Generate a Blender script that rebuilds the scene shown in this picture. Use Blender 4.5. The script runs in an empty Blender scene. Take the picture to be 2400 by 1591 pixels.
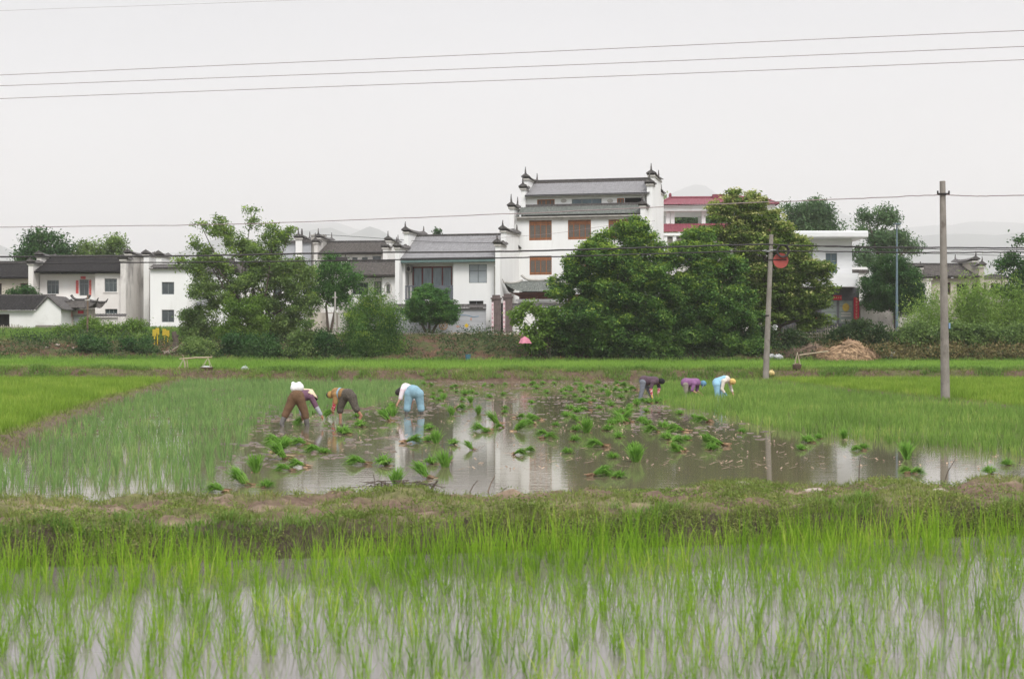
import bpy, math, random
import numpy as np
from mathutils import Vector, Matrix

F = 3333.33; CX = 1200.0; CY = 795.5; CH = 2.2          # photo pixels, focal length in them, eye height
SC = bpy.context.scene
COL = SC.collection
R = math.radians

# ---------------------------------------------------------------- camera, world, sun, exposure
cam = bpy.data.cameras.new("camera"); camo = bpy.data.objects.new("camera", cam); COL.objects.link(camo)
camo.location = (0, 0, CH); camo.rotation_euler = (R(90), 0, 0)
cam.lens = 50; cam.sensor_width = 36; cam.clip_start = 0.1; cam.clip_end = 20000
cam.dof.use_dof = True; cam.dof.focus_distance = 52; cam.dof.aperture_fstop = 2.7; cam.dof.aperture_blades = 0
SC.camera = camo
SC.cycles.volume_bounces = 3; SC.cycles.max_bounces = 8; SC.cycles.transparent_max_bounces = 4
SC.view_settings.view_transform = 'Standard'; SC.view_settings.look = 'None'
SC.view_settings.exposure = 0.12; SC.view_settings.gamma = 1.0; SC.view_settings.use_curve_mapping = False

W = bpy.data.worlds.new("World"); SC.world = W; W.use_nodes = True
nt = W.node_tree; nt.nodes.clear()
def wn(t, **k):
    n = nt.nodes.new(t)
    for a, b in k.items(): setattr(n, a, b)
    return n
wo = wn('ShaderNodeOutputWorld'); bg = wn('ShaderNodeBackground'); bg2 = wn('ShaderNodeBackground'); ad = wn('ShaderNodeAddShader')
sky = wn('ShaderNodeTexSky', sky_type='NISHITA', sun_disc=False, sun_elevation=R(48), sun_rotation=R(200))
hs = wn('ShaderNodeHueSaturation'); hs.inputs['Saturation'].default_value = .25; nt.links.new(sky.outputs[0], hs.inputs['Color'])   # grey cloud veil
nt.links.new(hs.outputs[0], bg.inputs[0]); bg.inputs[1].default_value = 0.05
tc = wn('ShaderNodeTexCoord'); sep = wn('ShaderNodeSeparateXYZ'); nt.links.new(tc.outputs['Generated'], sep.inputs[0])
ramp = wn('ShaderNodeValToRGB'); nt.links.new(sep.outputs[2], ramp.inputs[0])
cr = ramp.color_ramp; cr.elements[0].position = 0.0; cr.elements[0].color = (.66, .60, .58, 1)
cr.elements[1].position = 1.0; cr.elements[1].color = (1.6, 1.6, 1.62, 1)
for p, c in ((.05, (.66, .615, .60)), (.11, (.61, .59, .595)), (.17, (.475, .485, .515)), (.24, (.33, .35, .39)), (.35, (.75, .77, .81)), (.5, (1.25, 1.27, 1.3))):
    e = cr.elements.new(p); e.color = (*c, 1)
mp = wn('ShaderNodeMapping'); mp.inputs['Scale'].default_value = (1.6, 1.0, 4.5); mp.inputs['Location'].default_value = (.35, 0, .2)
nz = wn('ShaderNodeTexNoise'); nz.inputs['Scale'].default_value = 1.9; nz.inputs['Detail'].default_value = 4; nz.inputs['Roughness'].default_value = .45
nt.links.new(tc.outputs['Generated'], mp.inputs[0]); nt.links.new(mp.outputs[0], nz.inputs[0])
mr = wn('ShaderNodeMapRange'); mr.inputs[1].default_value = .3; mr.inputs[2].default_value = .7; mr.inputs[3].default_value = .81; mr.inputs[4].default_value = 1.17
nt.links.new(nz.outputs[0], mr.inputs[0])
mx = wn('ShaderNodeVectorMath', operation='SCALE'); nt.links.new(ramp.outputs[0], mx.inputs[0]); nt.links.new(mr.outputs[0], mx.inputs['Scale'])
nz2 = wn('ShaderNodeTexNoise'); nz2.inputs['Scale'].default_value = 1.3; nz2.inputs['Detail'].default_value = 2; mp2 = wn('ShaderNodeMapping'); mp2.inputs['Location'].default_value = (3.1, .4, 0); mp2.inputs['Scale'].default_value = (1.3, .6, 2.5)
nt.links.new(tc.outputs['Generated'], mp2.inputs[0]); nt.links.new(mp2.outputs[0], nz2.inputs[0]); tint = wn('ShaderNodeValToRGB'); nt.links.new(nz2.outputs[0], tint.inputs[0])
tint.color_ramp.elements[0].position = .38; tint.color_ramp.elements[0].color = (1.02, .97, .96, 1); tint.color_ramp.elements[1].position = .6; tint.color_ramp.elements[1].color = (.95, .97, 1.0, 1)
mt_ = wn('ShaderNodeVectorMath', operation='MULTIPLY'); nt.links.new(mx.outputs[0], mt_.inputs[0]); nt.links.new(tint.outputs[0], mt_.inputs[1]); nt.links.new(mt_.outputs[0], bg2.inputs[0]); bg2.inputs[1].default_value = .87
nt.links.new(bg.outputs[0], ad.inputs[0]); nt.links.new(bg2.outputs[0], ad.inputs[1]); nt.links.new(ad.outputs[0], wo.inputs[0])

sl = bpy.data.lights.new("sun", 'SUN'); sl.energy = 2.1; sl.angle = R(18); sl.color = (1, .965, .92)
so = bpy.data.objects.new("sun", sl); COL.objects.link(so)
so.rotation_euler = (R(42), 0, R(20)) # travels away from the camera, high, veiled by cloud
so.rotation_euler = Vector((-.28, .62, -.74)).to_track_quat('-Z', 'Y').to_euler()

# ---------------------------------------------------------------- helpers
def P(px, py, D): return Vector(((px - CX) * D / F, D, CH + (CY - py) * D / F))
def G(px, py, z=0.0):
    D = F * (CH - z) / (py - CY); return Vector(((px - CX) * D / F, D, z))

HAZE = .00026
rng = np.random.default_rng(7); rnd = random.Random(11)

def _h(ix, iy, s):
    v = (ix * 374761393 + iy * 668265263 + s * 1442695041) & 0xffffffff
    v = ((v ^ (v >> 13)) * 1274126177) & 0xffffffff
    return ((v ^ (v >> 16)) & 0xffff) / 65535.0
def vnoise(x, y, s=0):
    x = np.asarray(x, float); y = np.asarray(y, float)
    ix = np.floor(x).astype(np.int64); iy = np.floor(y).astype(np.int64)
    fx = x - ix; fy = y - iy; fx = fx * fx * (3 - 2 * fx); fy = fy * fy * (3 - 2 * fy)
    a = _h(ix, iy, s); b = _h(ix + 1, iy, s); c = _h(ix, iy + 1, s); d = _h(ix + 1, iy + 1, s)
    return (a * (1 - fx) + b * fx) * (1 - fy) + (c * (1 - fx) + d * fx) * fy
def fbm(x, y, s=0, o=4):
    r = 0; a = .5; t = 0
    for i in range(o):
        r = r + a * vnoise(x * 2 ** i, y * 2 ** i, s + i); t += a; a *= .5
    return r / t

def link(o, parent=None):
    COL.objects.link(o)
    if parent is not None: o.parent = parent
    return o
def tag(o, label=None, cat=None, group=None, kind=None):
    if label: o['label'] = label
    if cat: o['category'] = cat
    if group: o['group'] = group
    if kind: o['kind'] = kind
    return o
def thing(name, label, cat, loc=(0, 0, 0), rz=0.0, group=None):
    o = bpy.data.objects.new(name, None); o.empty_display_size = .3
    o.location = loc; o.rotation_euler = (0, 0, rz); link(o); return tag(o, label, cat, group)

def npmesh(name, v, f, mat, parent=None, smooth=False, loc=None, attr=None):
    me = bpy.data.meshes.new(name); v = np.ascontiguousarray(v, np.float32).reshape(-1, 3)
    if loc is not None: v = v - np.array(loc, np.float32)
    f = np.ascontiguousarray(f, np.int32); k = f.shape[1]; n = f.shape[0]
    me.vertices.add(len(v)); me.vertices.foreach_set('co', v.ravel())
    me.loops.add(n * k); me.loops.foreach_set('vertex_index', f.ravel())
    me.polygons.add(n); me.polygons.foreach_set('loop_start', np.arange(0, n * k, k, dtype=np.int32))
    me.polygons.foreach_set('loop_total', np.full(n, k, np.int32))
    if smooth: me.polygons.foreach_set('use_smooth', np.ones(n, bool))
    if attr is not None:
        a = me.color_attributes.new('cover', 'FLOAT_COLOR', 'POINT'); a.data.foreach_set('color', attr.astype(np.float32).ravel())
    me.update(calc_edges=True); me.materials.append(mat)
    o = bpy.data.objects.new(name, me); link(o, parent)
    if loc is not None: o.location = loc
    return o

class MB:
    def __init__(s): s.v = []; s.f = []; s.sm = False
    def add(s, vs, fs):
        b = len(s.v); s.v += [tuple(p) for p in vs]; s.f += [tuple(b + i for i in f) for f in fs]
    def box(s, x0, x1, y0, y1, z0, z1):
        s.add([(x0, y0, z0), (x1, y0, z0), (x1, y1, z0), (x0, y1, z0), (x0, y0, z1), (x1, y0, z1), (x1, y1, z1), (x0, y1, z1)],
              [(0, 3, 2, 1), (4, 5, 6, 7), (0, 1, 5, 4), (1, 2, 6, 5), (2, 3, 7, 6), (3, 0, 4, 7)])
    def tube(s, pts, rad, n=8, caps=True):
        pts = [Vector(p) for p in pts]; m = len(pts)
        if not hasattr(rad, '__len__'): rad = [rad] * m
        b = len(s.v); up = Vector((0, 0, 1)); ux = None
        for i, p in enumerate(pts):
            d = (pts[min(i + 1, m - 1)] - pts[max(i - 1, 0)])
            d = d.normalized() if d.length > 1e-9 else Vector((0, 0, 1))
            if ux is None:
                ux = d.cross(up);
                if ux.length < 1e-3: ux = d.cross(Vector((1, 0, 0)))
            ux = (ux - d * ux.dot(d)).normalized(); uy = d.cross(ux)
            for k in range(n):
                a = 2 * math.pi * k / n; s.v.append(tuple(p + ux * math.cos(a) * rad[i] + uy * math.sin(a) * rad[i]))
        for i in range(m - 1):
            for k in range(n):
                s.f.append((b + i * n + k, b + i * n + (k + 1) % n, b + (i + 1) * n + (k + 1) % n, b + (i + 1) * n + k))
        if caps:
            s.f.append(tuple(b + k for k in reversed(range(n)))); s.f.append(tuple(b + (m - 1) * n + k for k in range(n)))
    def prism(s, pts, w, h, lip=.05):
        """gabled coping swept along pts (ridge runs along it): base width w, height h"""
        pts = [Vector(p) for p in pts]; m = len(pts); b = len(s.v)
        for i, p in enumerate(pts):
            d = (pts[min(i + 1, m - 1)] - pts[max(i - 1, 0)]); d.z = 0; d.normalize(); q = Vector((d.y, -d.x, 0))
            for (a, z) in ((-w / 2, 0), (w / 2, 0), (w / 2, lip), (.06, h), (-.06, h), (-w / 2, lip)):
                s.v.append(tuple(p + q * a + Vector((0, 0, z))))
        for i in range(m - 1):
            for k in range(6): s.f.append((b + i * 6 + k, b + i * 6 + (k + 1) % 6, b + i * 6 + 6 + (k + 1) % 6, b + i * 6 + 6 + k))
        s.f.append(tuple(b + k for k in reversed(range(6)))); s.f.append(tuple(b + (m - 1) * 6 + k for k in range(6)))
    def ell(s, c, r, n=10, m=7, noise=0, seed=0):
        b = len(s.v); rr = random.Random(seed); c = Vector(c)
        r = (r, r, r) if not hasattr(r, '__len__') else r
        s.v.append((c.x, c.y, c.z + r[2]))
        for i in range(1, m):
            t = math.pi * i / m
            for k in range(n):
                a = 2 * math.pi * k / n; q = 1 + noise * (rr.random() - .5) * 2
                s.v.append((c.x + r[0] * math.sin(t) * math.cos(a) * q, c.y + r[1] * math.sin(t) * math.sin(a) * q, c.z + r[2] * math.cos(t) * q))
        s.v.append((c.x, c.y, c.z - r[2])); e = len(s.v) - 1
        for k in range(n):
            s.f.append((b, b + 1 + k, b + 1 + (k + 1) % n)); s.f.append((e, e - 1 - k, e - 1 - (k + 1) % n))
            for i in range(m - 2):
                s.f.append((b + 1 + i * n + k, b + 1 + (i + 1) * n + k, b + 1 + (i + 1) * n + (k + 1) % n, b + 1 + i * n + (k + 1) % n))
    def build(s, name, mat, parent=None, smooth=False, loc=None):
        me = bpy.data.meshes.new(name)
        v = s.v if loc is None else [(a - loc[0], b - loc[1], c - loc[2]) for a, b, c in s.v]
        me.from_pydata(v, [], s.f); me.materials.append(mat)
        if smooth: me.polygons.foreach_set('use_smooth', [True] * len(me.polygons))
        me.update(); o = bpy.data.objects.new(name, me); link(o, parent)
        if loc is not None: o.location = loc
        return o

# ---------------------------------------------------------------- materials
MATS = {}
def newmat(name):
    m = bpy.data.materials.new(name); m.use_nodes = True; n = m.node_tree; b = n.nodes['Principled BSDF']; MATS[name] = m
    return m, n, b
def nn(n, t, **k):
    x = n.nodes.new(t)
    for a, b in k.items(): setattr(x, a, b)
    return x
def mk(name, c1, c2=None, scale=3.0, rough=.8, bump=0.0, bscale=None, stretch=(1, 1, 1), spec=.3, c3=None, s3=.6, t3=(.55, .7), rnd_i=0.0):
    m, n, b = newmat(name); b.inputs['Roughness'].default_value = rough; b.inputs['Specular IOR Level'].default_value = spec
    c2 = c2 or tuple(x * .8 for x in c1)
    tc = nn(n, 'ShaderNodeTexCoord'); mp = nn(n, 'ShaderNodeMapping'); mp.inputs['Scale'].default_value = stretch
    n.links.new(tc.outputs['Object'], mp.inputs[0])
    nz = nn(n, 'ShaderNodeTexNoise'); nz.inputs['Scale'].default_value = scale; nz.inputs['Detail'].default_value = 5; nz.inputs['Roughness'].default_value = .6
    n.links.new(mp.outputs[0], nz.inputs[0])
    mr = nn(n, 'ShaderNodeMapRange'); mr.inputs[1].default_value = .35; mr.inputs[2].default_value = .65; n.links.new(nz.outputs[0], mr.inputs[0])
    mx = nn(n, 'ShaderNodeMix', data_type='RGBA'); mx.inputs[6].default_value = (*c1, 1); mx.inputs[7].default_value = (*c2, 1)
    n.links.new(mr.outputs[0], mx.inputs[0]); out = mx.outputs[2]
    if c3:
        n3 = nn(n, 'ShaderNodeTexNoise'); n3.inputs['Scale'].default_value = s3; n3.inputs['Detail'].default_value = 6; n3.inputs['Roughness'].default_value = .65
        n.links.new(mp.outputs[0], n3.inputs[0])
        m3 = nn(n, 'ShaderNodeMapRange'); m3.inputs[1].default_value = t3[0]; m3.inputs[2].default_value = t3[1]; n.links.new(n3.outputs[0], m3.inputs[0])
        x3 = nn(n, 'ShaderNodeMix', data_type='RGBA'); x3.inputs[7].default_value = (*c3, 1); n.links.new(m3.outputs[0], x3.inputs[0]); n.links.new(out, x3.inputs[6]); out = x3.outputs[2]
    if rnd_i:
        g = nn(n, 'ShaderNodeNewGeometry'); mm = nn(n, 'ShaderNodeMapRange'); mm.inputs[3].default_value = 1 - rnd_i; mm.inputs[4].default_value = 1 + rnd_i
        n.links.new(g.outputs['Random Per Island'], mm.inputs[0])
        vm = nn(n, 'ShaderNodeVectorMath', operation='SCALE'); n.links.new(out, vm.inputs[0]); n.links.new(mm.outputs[0], vm.inputs['Scale']); out = vm.outputs[0]
    n.links.new(out, b.inputs['Base Color'])
    if bump:
        nb = nn(n, 'ShaderNodeTexNoise'); nb.inputs['Scale'].default_value = bscale or scale * 4; nb.inputs['Detail'].default_value = 4
        n.links.new(mp.outputs[0], nb.inputs[0]); bp = nn(n, 'ShaderNodeBump'); bp.inputs['Strength'].default_value = bump; bp.inputs['Distance'].default_value = .05
        n.links.new(nb.outputs[0], bp.inputs['Height']); n.links.new(bp.outputs[0], b.inputs['Normal'])
    return m
def leaf(name, cd, cl, cy=None, scale=.6, trans=.3, rough=.55):
    """foliage: each leaf its own tint between dark and light green, a few yellowish, larger patches from noise"""
    m, n, b = newmat(name); out = n.nodes['Material Output']
    g = nn(n, 'ShaderNodeNewGeometry'); tc = nn(n, 'ShaderNodeTexCoord')
    nz = nn(n, 'ShaderNodeTexNoise'); nz.inputs['Scale'].default_value = scale; nz.inputs['Detail'].default_value = 3; n.links.new(tc.outputs['Object'], nz.inputs[0])
    mt = nn(n, 'ShaderNodeMath', operation='MULTIPLY_ADD'); mt.inputs[1].default_value = .55; n.links.new(g.outputs['Random Per Island'], mt.inputs[0])
    m2 = nn(n, 'ShaderNodeMapRange'); m2.inputs[1].default_value = .35; m2.inputs[2].default_value = .65; m2.inputs[4].default_value = .5
    n.links.new(nz.outputs[0], m2.inputs[0]); n.links.new(m2.outputs[0], mt.inputs[2])
    rp = nn(n, 'ShaderNodeValToRGB'); n.links.new(mt.outputs[0], rp.inputs[0])
    rp.color_ramp.elements[0].color = (*cd, 1); rp.color_ramp.elements[0].position = .05
    rp.color_ramp.elements[1].color = (*cl, 1); rp.color_ramp.elements[1].position = .74
    if cy: e = rp.color_ramp.elements.new(1.0); e.color = (*cy, 1)
    d = nn(n, 'ShaderNodeBsdfDiffuse'); t = nn(n, 'ShaderNodeBsdfTranslucent'); gl = nn(n, 'ShaderNodeBsdfGlossy'); gl.inputs['Roughness'].default_value = rough
    gl.inputs['Color'].default_value = (.3, .33, .25, 1)
    n.links.new(rp.outputs[0], d.inputs[0]); n.links.new(rp.outputs[0], t.inputs[0])
    a = nn(n, 'ShaderNodeMixShader'); a.inputs[0].default_value = trans; n.links.new(d.outputs[0], a.inputs[1]); n.links.new(t.outputs[0], a.inputs[2])
    c = nn(n, 'ShaderNodeMixShader'); c.inputs[0].default_value = .04; n.links.new(a.outputs[0], c.inputs[1]); n.links.new(gl.outputs[0], c.inputs[2])
    n.links.new(c.outputs[0], out.inputs[0]); n.nodes.remove(b); return m

M_soil_n = mk('soil', (.12, .075, .05), (.2, .14, .1), 2.5, .9, .5)
M_white = mk('whitewash', (.80, .79, .77), (.74, .73, .70), .5, .85, .1, 8, c3=(.55, .53, .5), s3=.35, t3=(.6, .85))
M_white2 = mk('fresh_whitewash', (.84, .84, .82), (.79, .785, .765), .6, .85, .05, 8, c3=(.64, .62, .58), s3=.7, t3=(.58, .85), stretch=(1.3, 1.3, .3))
M_cream = mk('cream_plaster', (.76, .735, .70), (.70, .66, .62), .5, .9, .1, 8, c3=(.4, .34, .3), s3=.6, t3=(.6, .8))
M_greyw = mk('weathered_plaster', (.72, .69, .65), (.62, .59, .55), .9, .9, .2, 6, c3=(.27, .25, .23), s3=.55, t3=(.5, .68), stretch=(1, 1, .45))
M_oldpl = mk('old_plaster', (.50, .45, .38), (.38, .34, .29), .8, .9, .2, 6, c3=(.2, .19, .17), s3=.5, t3=(.55, .75), stretch=(1, 1, .5))
M_tile = mk('dark_roof_tile', (.035, .032, .032), (.016, .015, .016), 5, .9, .4, 20, c3=(.12, .11, .10), s3=9, t3=(.58, .75), spec=.15)
M_tile2 = mk('worn_roof_tile', (.11, .098, .09), (.05, .045, .042), 4, .9, .4, 20, c3=(.24, .22, .2), s3=8, t3=(.55, .72), spec=.15)
M_tileg = mk('grey_roof_tile', (.26, .255, .26), (.20, .195, .2), 3, .7, .2, 20, spec=.4)
M_tilegg = mk('greenish_roof_tile', (.15, .16, .145), (.09, .10, .09), 5, .8, .3, 20, c3=(.3, .3, .27), s3=7, t3=(.55, .7))
M_tiler = mk('red_roof_tile', (.24, .055, .075), (.17, .04, .055), 3, .6, .2, 20)
M_cop = mk('coping_tile', (.12, .11, .105), (.06, .055, .055), 6, .85, .3, 20, c3=(.25, .24, .22), s3=7, t3=(.55, .7))
M_corn = mk('cornice_stone', (.50, .48, .44), (.36, .34, .31), 2, .9, .2)
M_wood = mk('orange_brown_wood', (.36, .14, .05), (.24, .085, .03), 5, .5, .2, stretch=(1, 1, .3))
M_woodr = mk('red_brown_wood', (.19, .06, .04), (.11, .035, .025), 5, .6, .2, stretch=(.3, 1, 1))
M_woodm = mk('maroon_frame', (.16, .03, .03), (.10, .02, .02), 4, .4)
M_lat = mk('window_lattice', (.085, .075, .065), (.13, .115, .10), 30, .4, .2)
M_glass = mk('dark_glass', (.03, .04, .045), (.06, .08, .085), 1.2, .12, spec=.6)
M_glassb = mk('bluish_glass', (.07, .13, .16), (.04, .08, .1), .8, .12, spec=.6)
M_curt = mk('curtained_glass', (.22, .27, .29), (.13, .17, .19), 2, .25, stretch=(4, 4, .4), spec=.6)
M_blind = mk('window_blind', (.36, .39, .40), (.28, .31, .33), 2, .4, stretch=(.3, .3, 10))
M_alu = mk('window_frame_metal', (.20, .22, .22), (.14, .16, .16), 3, .4)
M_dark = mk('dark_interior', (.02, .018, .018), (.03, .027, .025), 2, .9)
M_greyr = mk('grey_railing', (.13, .14, .16), (.09, .10, .115), 3, .6)
M_red = mk('red_paper', (.62, .02, .06), (.5, .015, .04), 3, .7)
M_gold = mk('gold_ink', (.75, .5, .3), (.6, .35, .2), 6, .6)
M_brickg = mk('grey_brick', (.33, .33, .345), (.25, .25, .26), 1.2, .9, .2, 12)
M_brickb = mk('brown_brick', (.15, .115, .11), (.10, .075, .07), 3, .85, .3, 12)
M_brickl = mk('painted_grey_brick', (.46, .47, .49), (.38, .39, .41), .8, .9, .15, 10, stretch=(1, 1, 4))
M_conc = mk('weathered_concrete', (.28, .255, .225), (.2, .18, .155), 3, .9, .3, 20, c3=(.12, .10, .085), s3=4, t3=(.55, .75), stretch=(1, 1, .6))
M_concp = mk('pale_concrete', (.5, .48, .44), (.4, .38, .34), 2, .9, .2)
M_wire = mk('black_cable', (.03, .028, .028), (.05, .045, .045), 4, .6)
M_wirer = mk('brown_wire', (.32, .25, .25), (.24, .18, .18), 1, .6)
M_sign = mk('faded_red_sign', (.42, .09, .07), (.33, .06, .05), 3, .6)
M_steel = mk('blue_grey_steel', (.16, .22, .26), (.12, .17, .2), 3, .4)
M_yel = mk('yellow_paint', (.75, .52, .02), (.6, .4, .02), 4, .6)
M_straw = mk('dry_straw', (.42, .285, .175), (.25, .155, .09), 5, .9, rnd_i=.5)
M_deadw = mk('dead_stalk', (.2, .14, .1), (.12, .08, .055), 5, .9, rnd_i=.3)
M_bamboo = mk('bamboo_pole', (.46, .38, .26), (.34, .26, .17), 5, .6)
M_rope = mk('rope', (.5, .44, .34), (.38, .32, .24), 8, .9)
M_bask = mk('basket_wicker', (.15, .10, .07), (.09, .06, .045), 14, .9, .5, 40)
M_bag = mk('white_plastic_bag', (.50, .51, .50), (.26, .27, .26), 7, .45)
M_bagy = mk('pale_yellow_plastic_bag', (.75, .6, .28), (.65, .48, .2), 4, .45)
M_pink = mk('pink_umbrella_cloth', (.60, .22, .30), (.5, .17, .24), 3, .6)
M_bark = mk('tree_bark', (.13, .10, .08), (.07, .055, .045), 6, .95, .5, 20)
M_stone = mk('pale_stone', (.45, .38, .33), (.34, .28, .24), 4, .9, .3)
M_path = mk('pale_path', (.52, .48, .42), (.42, .38, .33), 2, .9, .2)
M_pick = mk('weathered_picket', (.42, .38, .31), (.25, .22, .18), 4, .9, rnd_i=.3)

L_rice = leaf('young_rice', (.08, .18, .014), (.25, .43, .03), (.46, .52, .10), .8, .32)
L_riceb = leaf('bluish_young_rice', (.10, .19, .06), (.22, .36, .11), (.36, .44, .16), .5, .3)
L_ricey = leaf('yellowish_rice', (.11, .20, .02), (.25, .39, .05), (.38, .44, .09), .5, .3)
L_ricef = leaf('far_rice', (.12, .24, .03), (.25, .40, .07), None, .15, .3)
L_bund = leaf('seedling_leaf', (.10, .24, .035), (.25, .46, .08), (.40, .56, .17), 2, .45)
L_grass = leaf('meadow_grass', (.08, .17, .03), (.21, .34, .07), (.32, .34, .1), .3, .3)
L_weed = leaf('bank_weed', (.10, .13, .03), (.24, .29, .08), (.36, .30, .14), .9, .25)
L_weedd = leaf('dark_undergrowth', (.018, .045, .015), (.07, .12, .04), (.16, .15, .08), .5, .3)
L_slope = leaf('slope_weed', (.05, .065, .02), (.13, .16, .055), (.26, .18, .10), .7, .25)
L_mid = leaf('mid_green_leaf', (.065, .125, .035), (.205, .305, .085), (.32, .42, .12), .5, .35)
L_dark = leaf('dark_green_leaf', (.018, .06, .02), (.065, .15, .04), (.11, .2, .06), .5, .3)
L_big = leaf('vivid_green_leaf', (.032, .095, .026), (.14, .27, .058), (.27, .41, .08), .7, .36)
L_yel = leaf('yellow_green_leaf', (.055, .11, .02), (.21, .31, .06), (.42, .46, .13), .8, .28)
L_brt = leaf('bright_green_leaf', (.07, .15, .02), (.19, .31, .05), (.28, .38, .08), .5, .4)
L_bam = leaf('bamboo_leaf', (.13, .24, .04), (.30, .44, .09), (.40, .48, .16), .4, .4)
L_riceg = leaf('fresh_rice', (.10, .19, .035), (.225, .37, .075), (.38, .44, .12), .4, .3)
L_lime = leaf('young_shoot', (.13, .24, .03), (.34, .47, .07), (.46, .56, .12), .9, .4)
L_bloom = leaf('cream_blossom', (.26, .32, .08), (.50, .52, .18), (.70, .64, .32), .9, .35)
L_top = leaf('clipped_leaf', (.03, .10, .025), (.10, .23, .05), (.16, .3, .06), 1.2, .25)
L_far = leaf('distant_leaf', (.055, .12, .05), (.14, .24, .10), (.2, .3, .11), .3, .3)
# ================================================================ the land
def yf(x): return 15.95 + .22 * np.clip(x, -12, 12) + .25 * (fbm(x * .9, 3.3, 5) - .5)       # front foot of the near bank
def yb(x): return 20.25 + .17 * np.clip(x, -14, 20) + .004 * np.clip(x, 0, 14) ** 2 + .6 * (fbm(x * .8, 9.1, 8, 4) - .5)  # its far foot
LB = [(-8.2, 17.5), (-10.4, 28.8), (-13.4, 46), (-17.6, 76)]      # earth ridge on the left
RB = [(17.5, 30), (15.9, 44), (15.4, 50.8), (14.3, 58), (13.2, 76)]   # low ridge on the right, under the poles
def segd(x, y, pl):
    d = np.full(np.shape(x), 1e9)
    for (ax, ay), (bx, by) in zip(pl[:-1], pl[1:]):
        t = np.clip(((x - ax) * (bx - ax) + (y - ay) * (by - ay)) / ((bx - ax) ** 2 + (by - ay) ** 2), 0, 1)
        d = np.minimum(d, np.hypot(x - ax - t * (bx - ax), y - ay - t * (by - ay)))
    return d
def sst(a, b, t):
    u = np.clip((t - a) / (b - a), 0, 1); return u * u * (3 - 2 * u)
def HC(x, y):
    x = np.asarray(x, float); y = np.asarray(y, float)
    n1 = fbm(x * 1.3, y * 1.3, 1); n2 = fbm(x * 5, y * 5, 2, 3); n3 = fbm(x * .25, y * .25, 3)
    soil = np.stack([np.full(x.shape, .14), np.full(x.shape, .096), np.full(x.shape, .07)], -1)
    col = soil * (0.65 + .7 * n2[..., None])
    def paint(m, c): 
        nonlocal col; col = col * (1 - m[..., None]) + np.array(c) * m[..., None] * (.7 + .6 * n2[..., None])
    # near bank between the two paddies
    f = yf(x); b = yb(x)
    z = np.where(y < (f + b) / 2, -.27 + (.39 + .12 * (n1 - .5)) * sst(0, .75, y - f), 0)
    z2 = -.07 + (.18 + .2 * (n1 - .5)) * sst(0, .8, b - y)
    z = np.where(y >= (f + b) / 2, z2, z)
    top = sst(.35, .8, y - f) * sst(.2, .8, b - y)
    z = z + top * (.16 * (n2 - .5) + .16 * (n1 - .5)) + (.05 * (n2 - .5)) * sst(.1, .3, y - f) * sst(0, .3, b - y)
    paint((1 - sst(.7, 1.1, y - f)) * (1 - sst(0, .5, y - b)), (.055, .042, .03))
    paint(sst(.5, .62, n1) * sst(.1, .6, b - y) * sst(.45, .8, y - f) * .75, (.13, .14, .05))
    paint(sst(.5, .64, fbm(x * .7, y * 2.2, 21)) * top * .55, (.26, .2, .14))
    # paddy bed, mud showing through in the trampled part
    inp = sst(0, .6, y - b)
    mudf = sst(30, 44, y - .9 * x) * (1 - .45 * sst(2, 9, x))
    bed = -.05 + .016 * mudf + .20 * (.45 * fbm(x * 1.1, y * 2.0, 31, 4) + .55 * fbm(x * 2.6, y * 3.4, 37, 3) - .49) * (.12 + .88 * mudf) + .09 * mudf * (n2 - .5)
    edge = np.exp(-(np.minimum(np.abs(x + 9 - .08 * (y - 20)), 3)) ** 2 / 3) * 0
    z = z * (1 - inp) + bed * inp
    paint(inp, (.11, .08, .055))
    # ridges
    d = segd(x, y, LB); k = np.exp(-(d / (.34 + .25 * (n1 - .4))) ** 2)
    z = z * (1 - k) + (.21 + .16 * (n1 - .5)) * k; paint(sst(.2, .6, k) * .7, (.13, .10, .065))
    d = segd(x, y, RB); k = np.exp(-(d / .3) ** 2); z = z * (1 - k) + (.10 + .1 * (n1 - .5)) * k
    # far bank and the strip field above it
    w = .5 * (fbm(x * .35, 1.7, 14) - .5) * 2
    st = sst(74.7, 76.2, y + w); crest = .53 + .18 * (n1 - .45) + .10 * sst(-16, -24, x)
    z = z * (1 - st) + crest * st
    z = z - .12 * sst(77.3, 78.6, y)
    paint(sst(76.5, 78.5, y), (.12, .2, .035))
    paint(sst(74.6, 75.2, y + w) * (1 - sst(77, 78, y)), (.105, .07, .048))
    paint(sst(74.6, 75.2, y + w) * (1 - sst(77, 78, y)) * sst(.5, .62, n1) * .6, (.09, .11, .035))
    # slope up to the village
    L = sst(-18, -26, x)
    yy = np.array([0, 102.5, 104.5, 107.5, 110.5, 114.0, 117.0, 121, 128, 134, 6000.])
    zr = np.array([0, 0, .35, 1.05, 1.45, 1.95, 2.28, 2.36, 2.4, 2.45, 2.45]); zl = np.array([0, 0, .5, 1.15, 1.45, 1.6, 1.9, 2.2, 2.45, 2.5, 2.5])
    rise = np.interp(y, yy, zr) * (1 - L) + np.interp(y, yy, zl) * L
    z = z + rise + sst(103, 106, y) * (1 - sst(114, 117, y)) * (.7 * (n1 - .5) + .25 * (n2 - .5))
    paint(sst(102.5, 104, y), (.13, .095, .06))
    paint(sst(102.5, 105, y) * (1 - sst(115, 117, y)), (.10, .058, .038))
    paint(sst(102.5, 105, y) * (1 - sst(115, 117, y)) * sst(.48, .6, n1) * .8, (.06, .08, .025))
    paint(sst(112, 114, y + 2 * n1) * L, (.1, .2, .035))
    paint(sst(116.2, 116.8, y) * (1 - L) * (1 - sst(119, 119.6, y)), (.36, .33, .28))
    paint(sst(123, 126, y), (.17, .16, .12))
    return z, col

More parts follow.
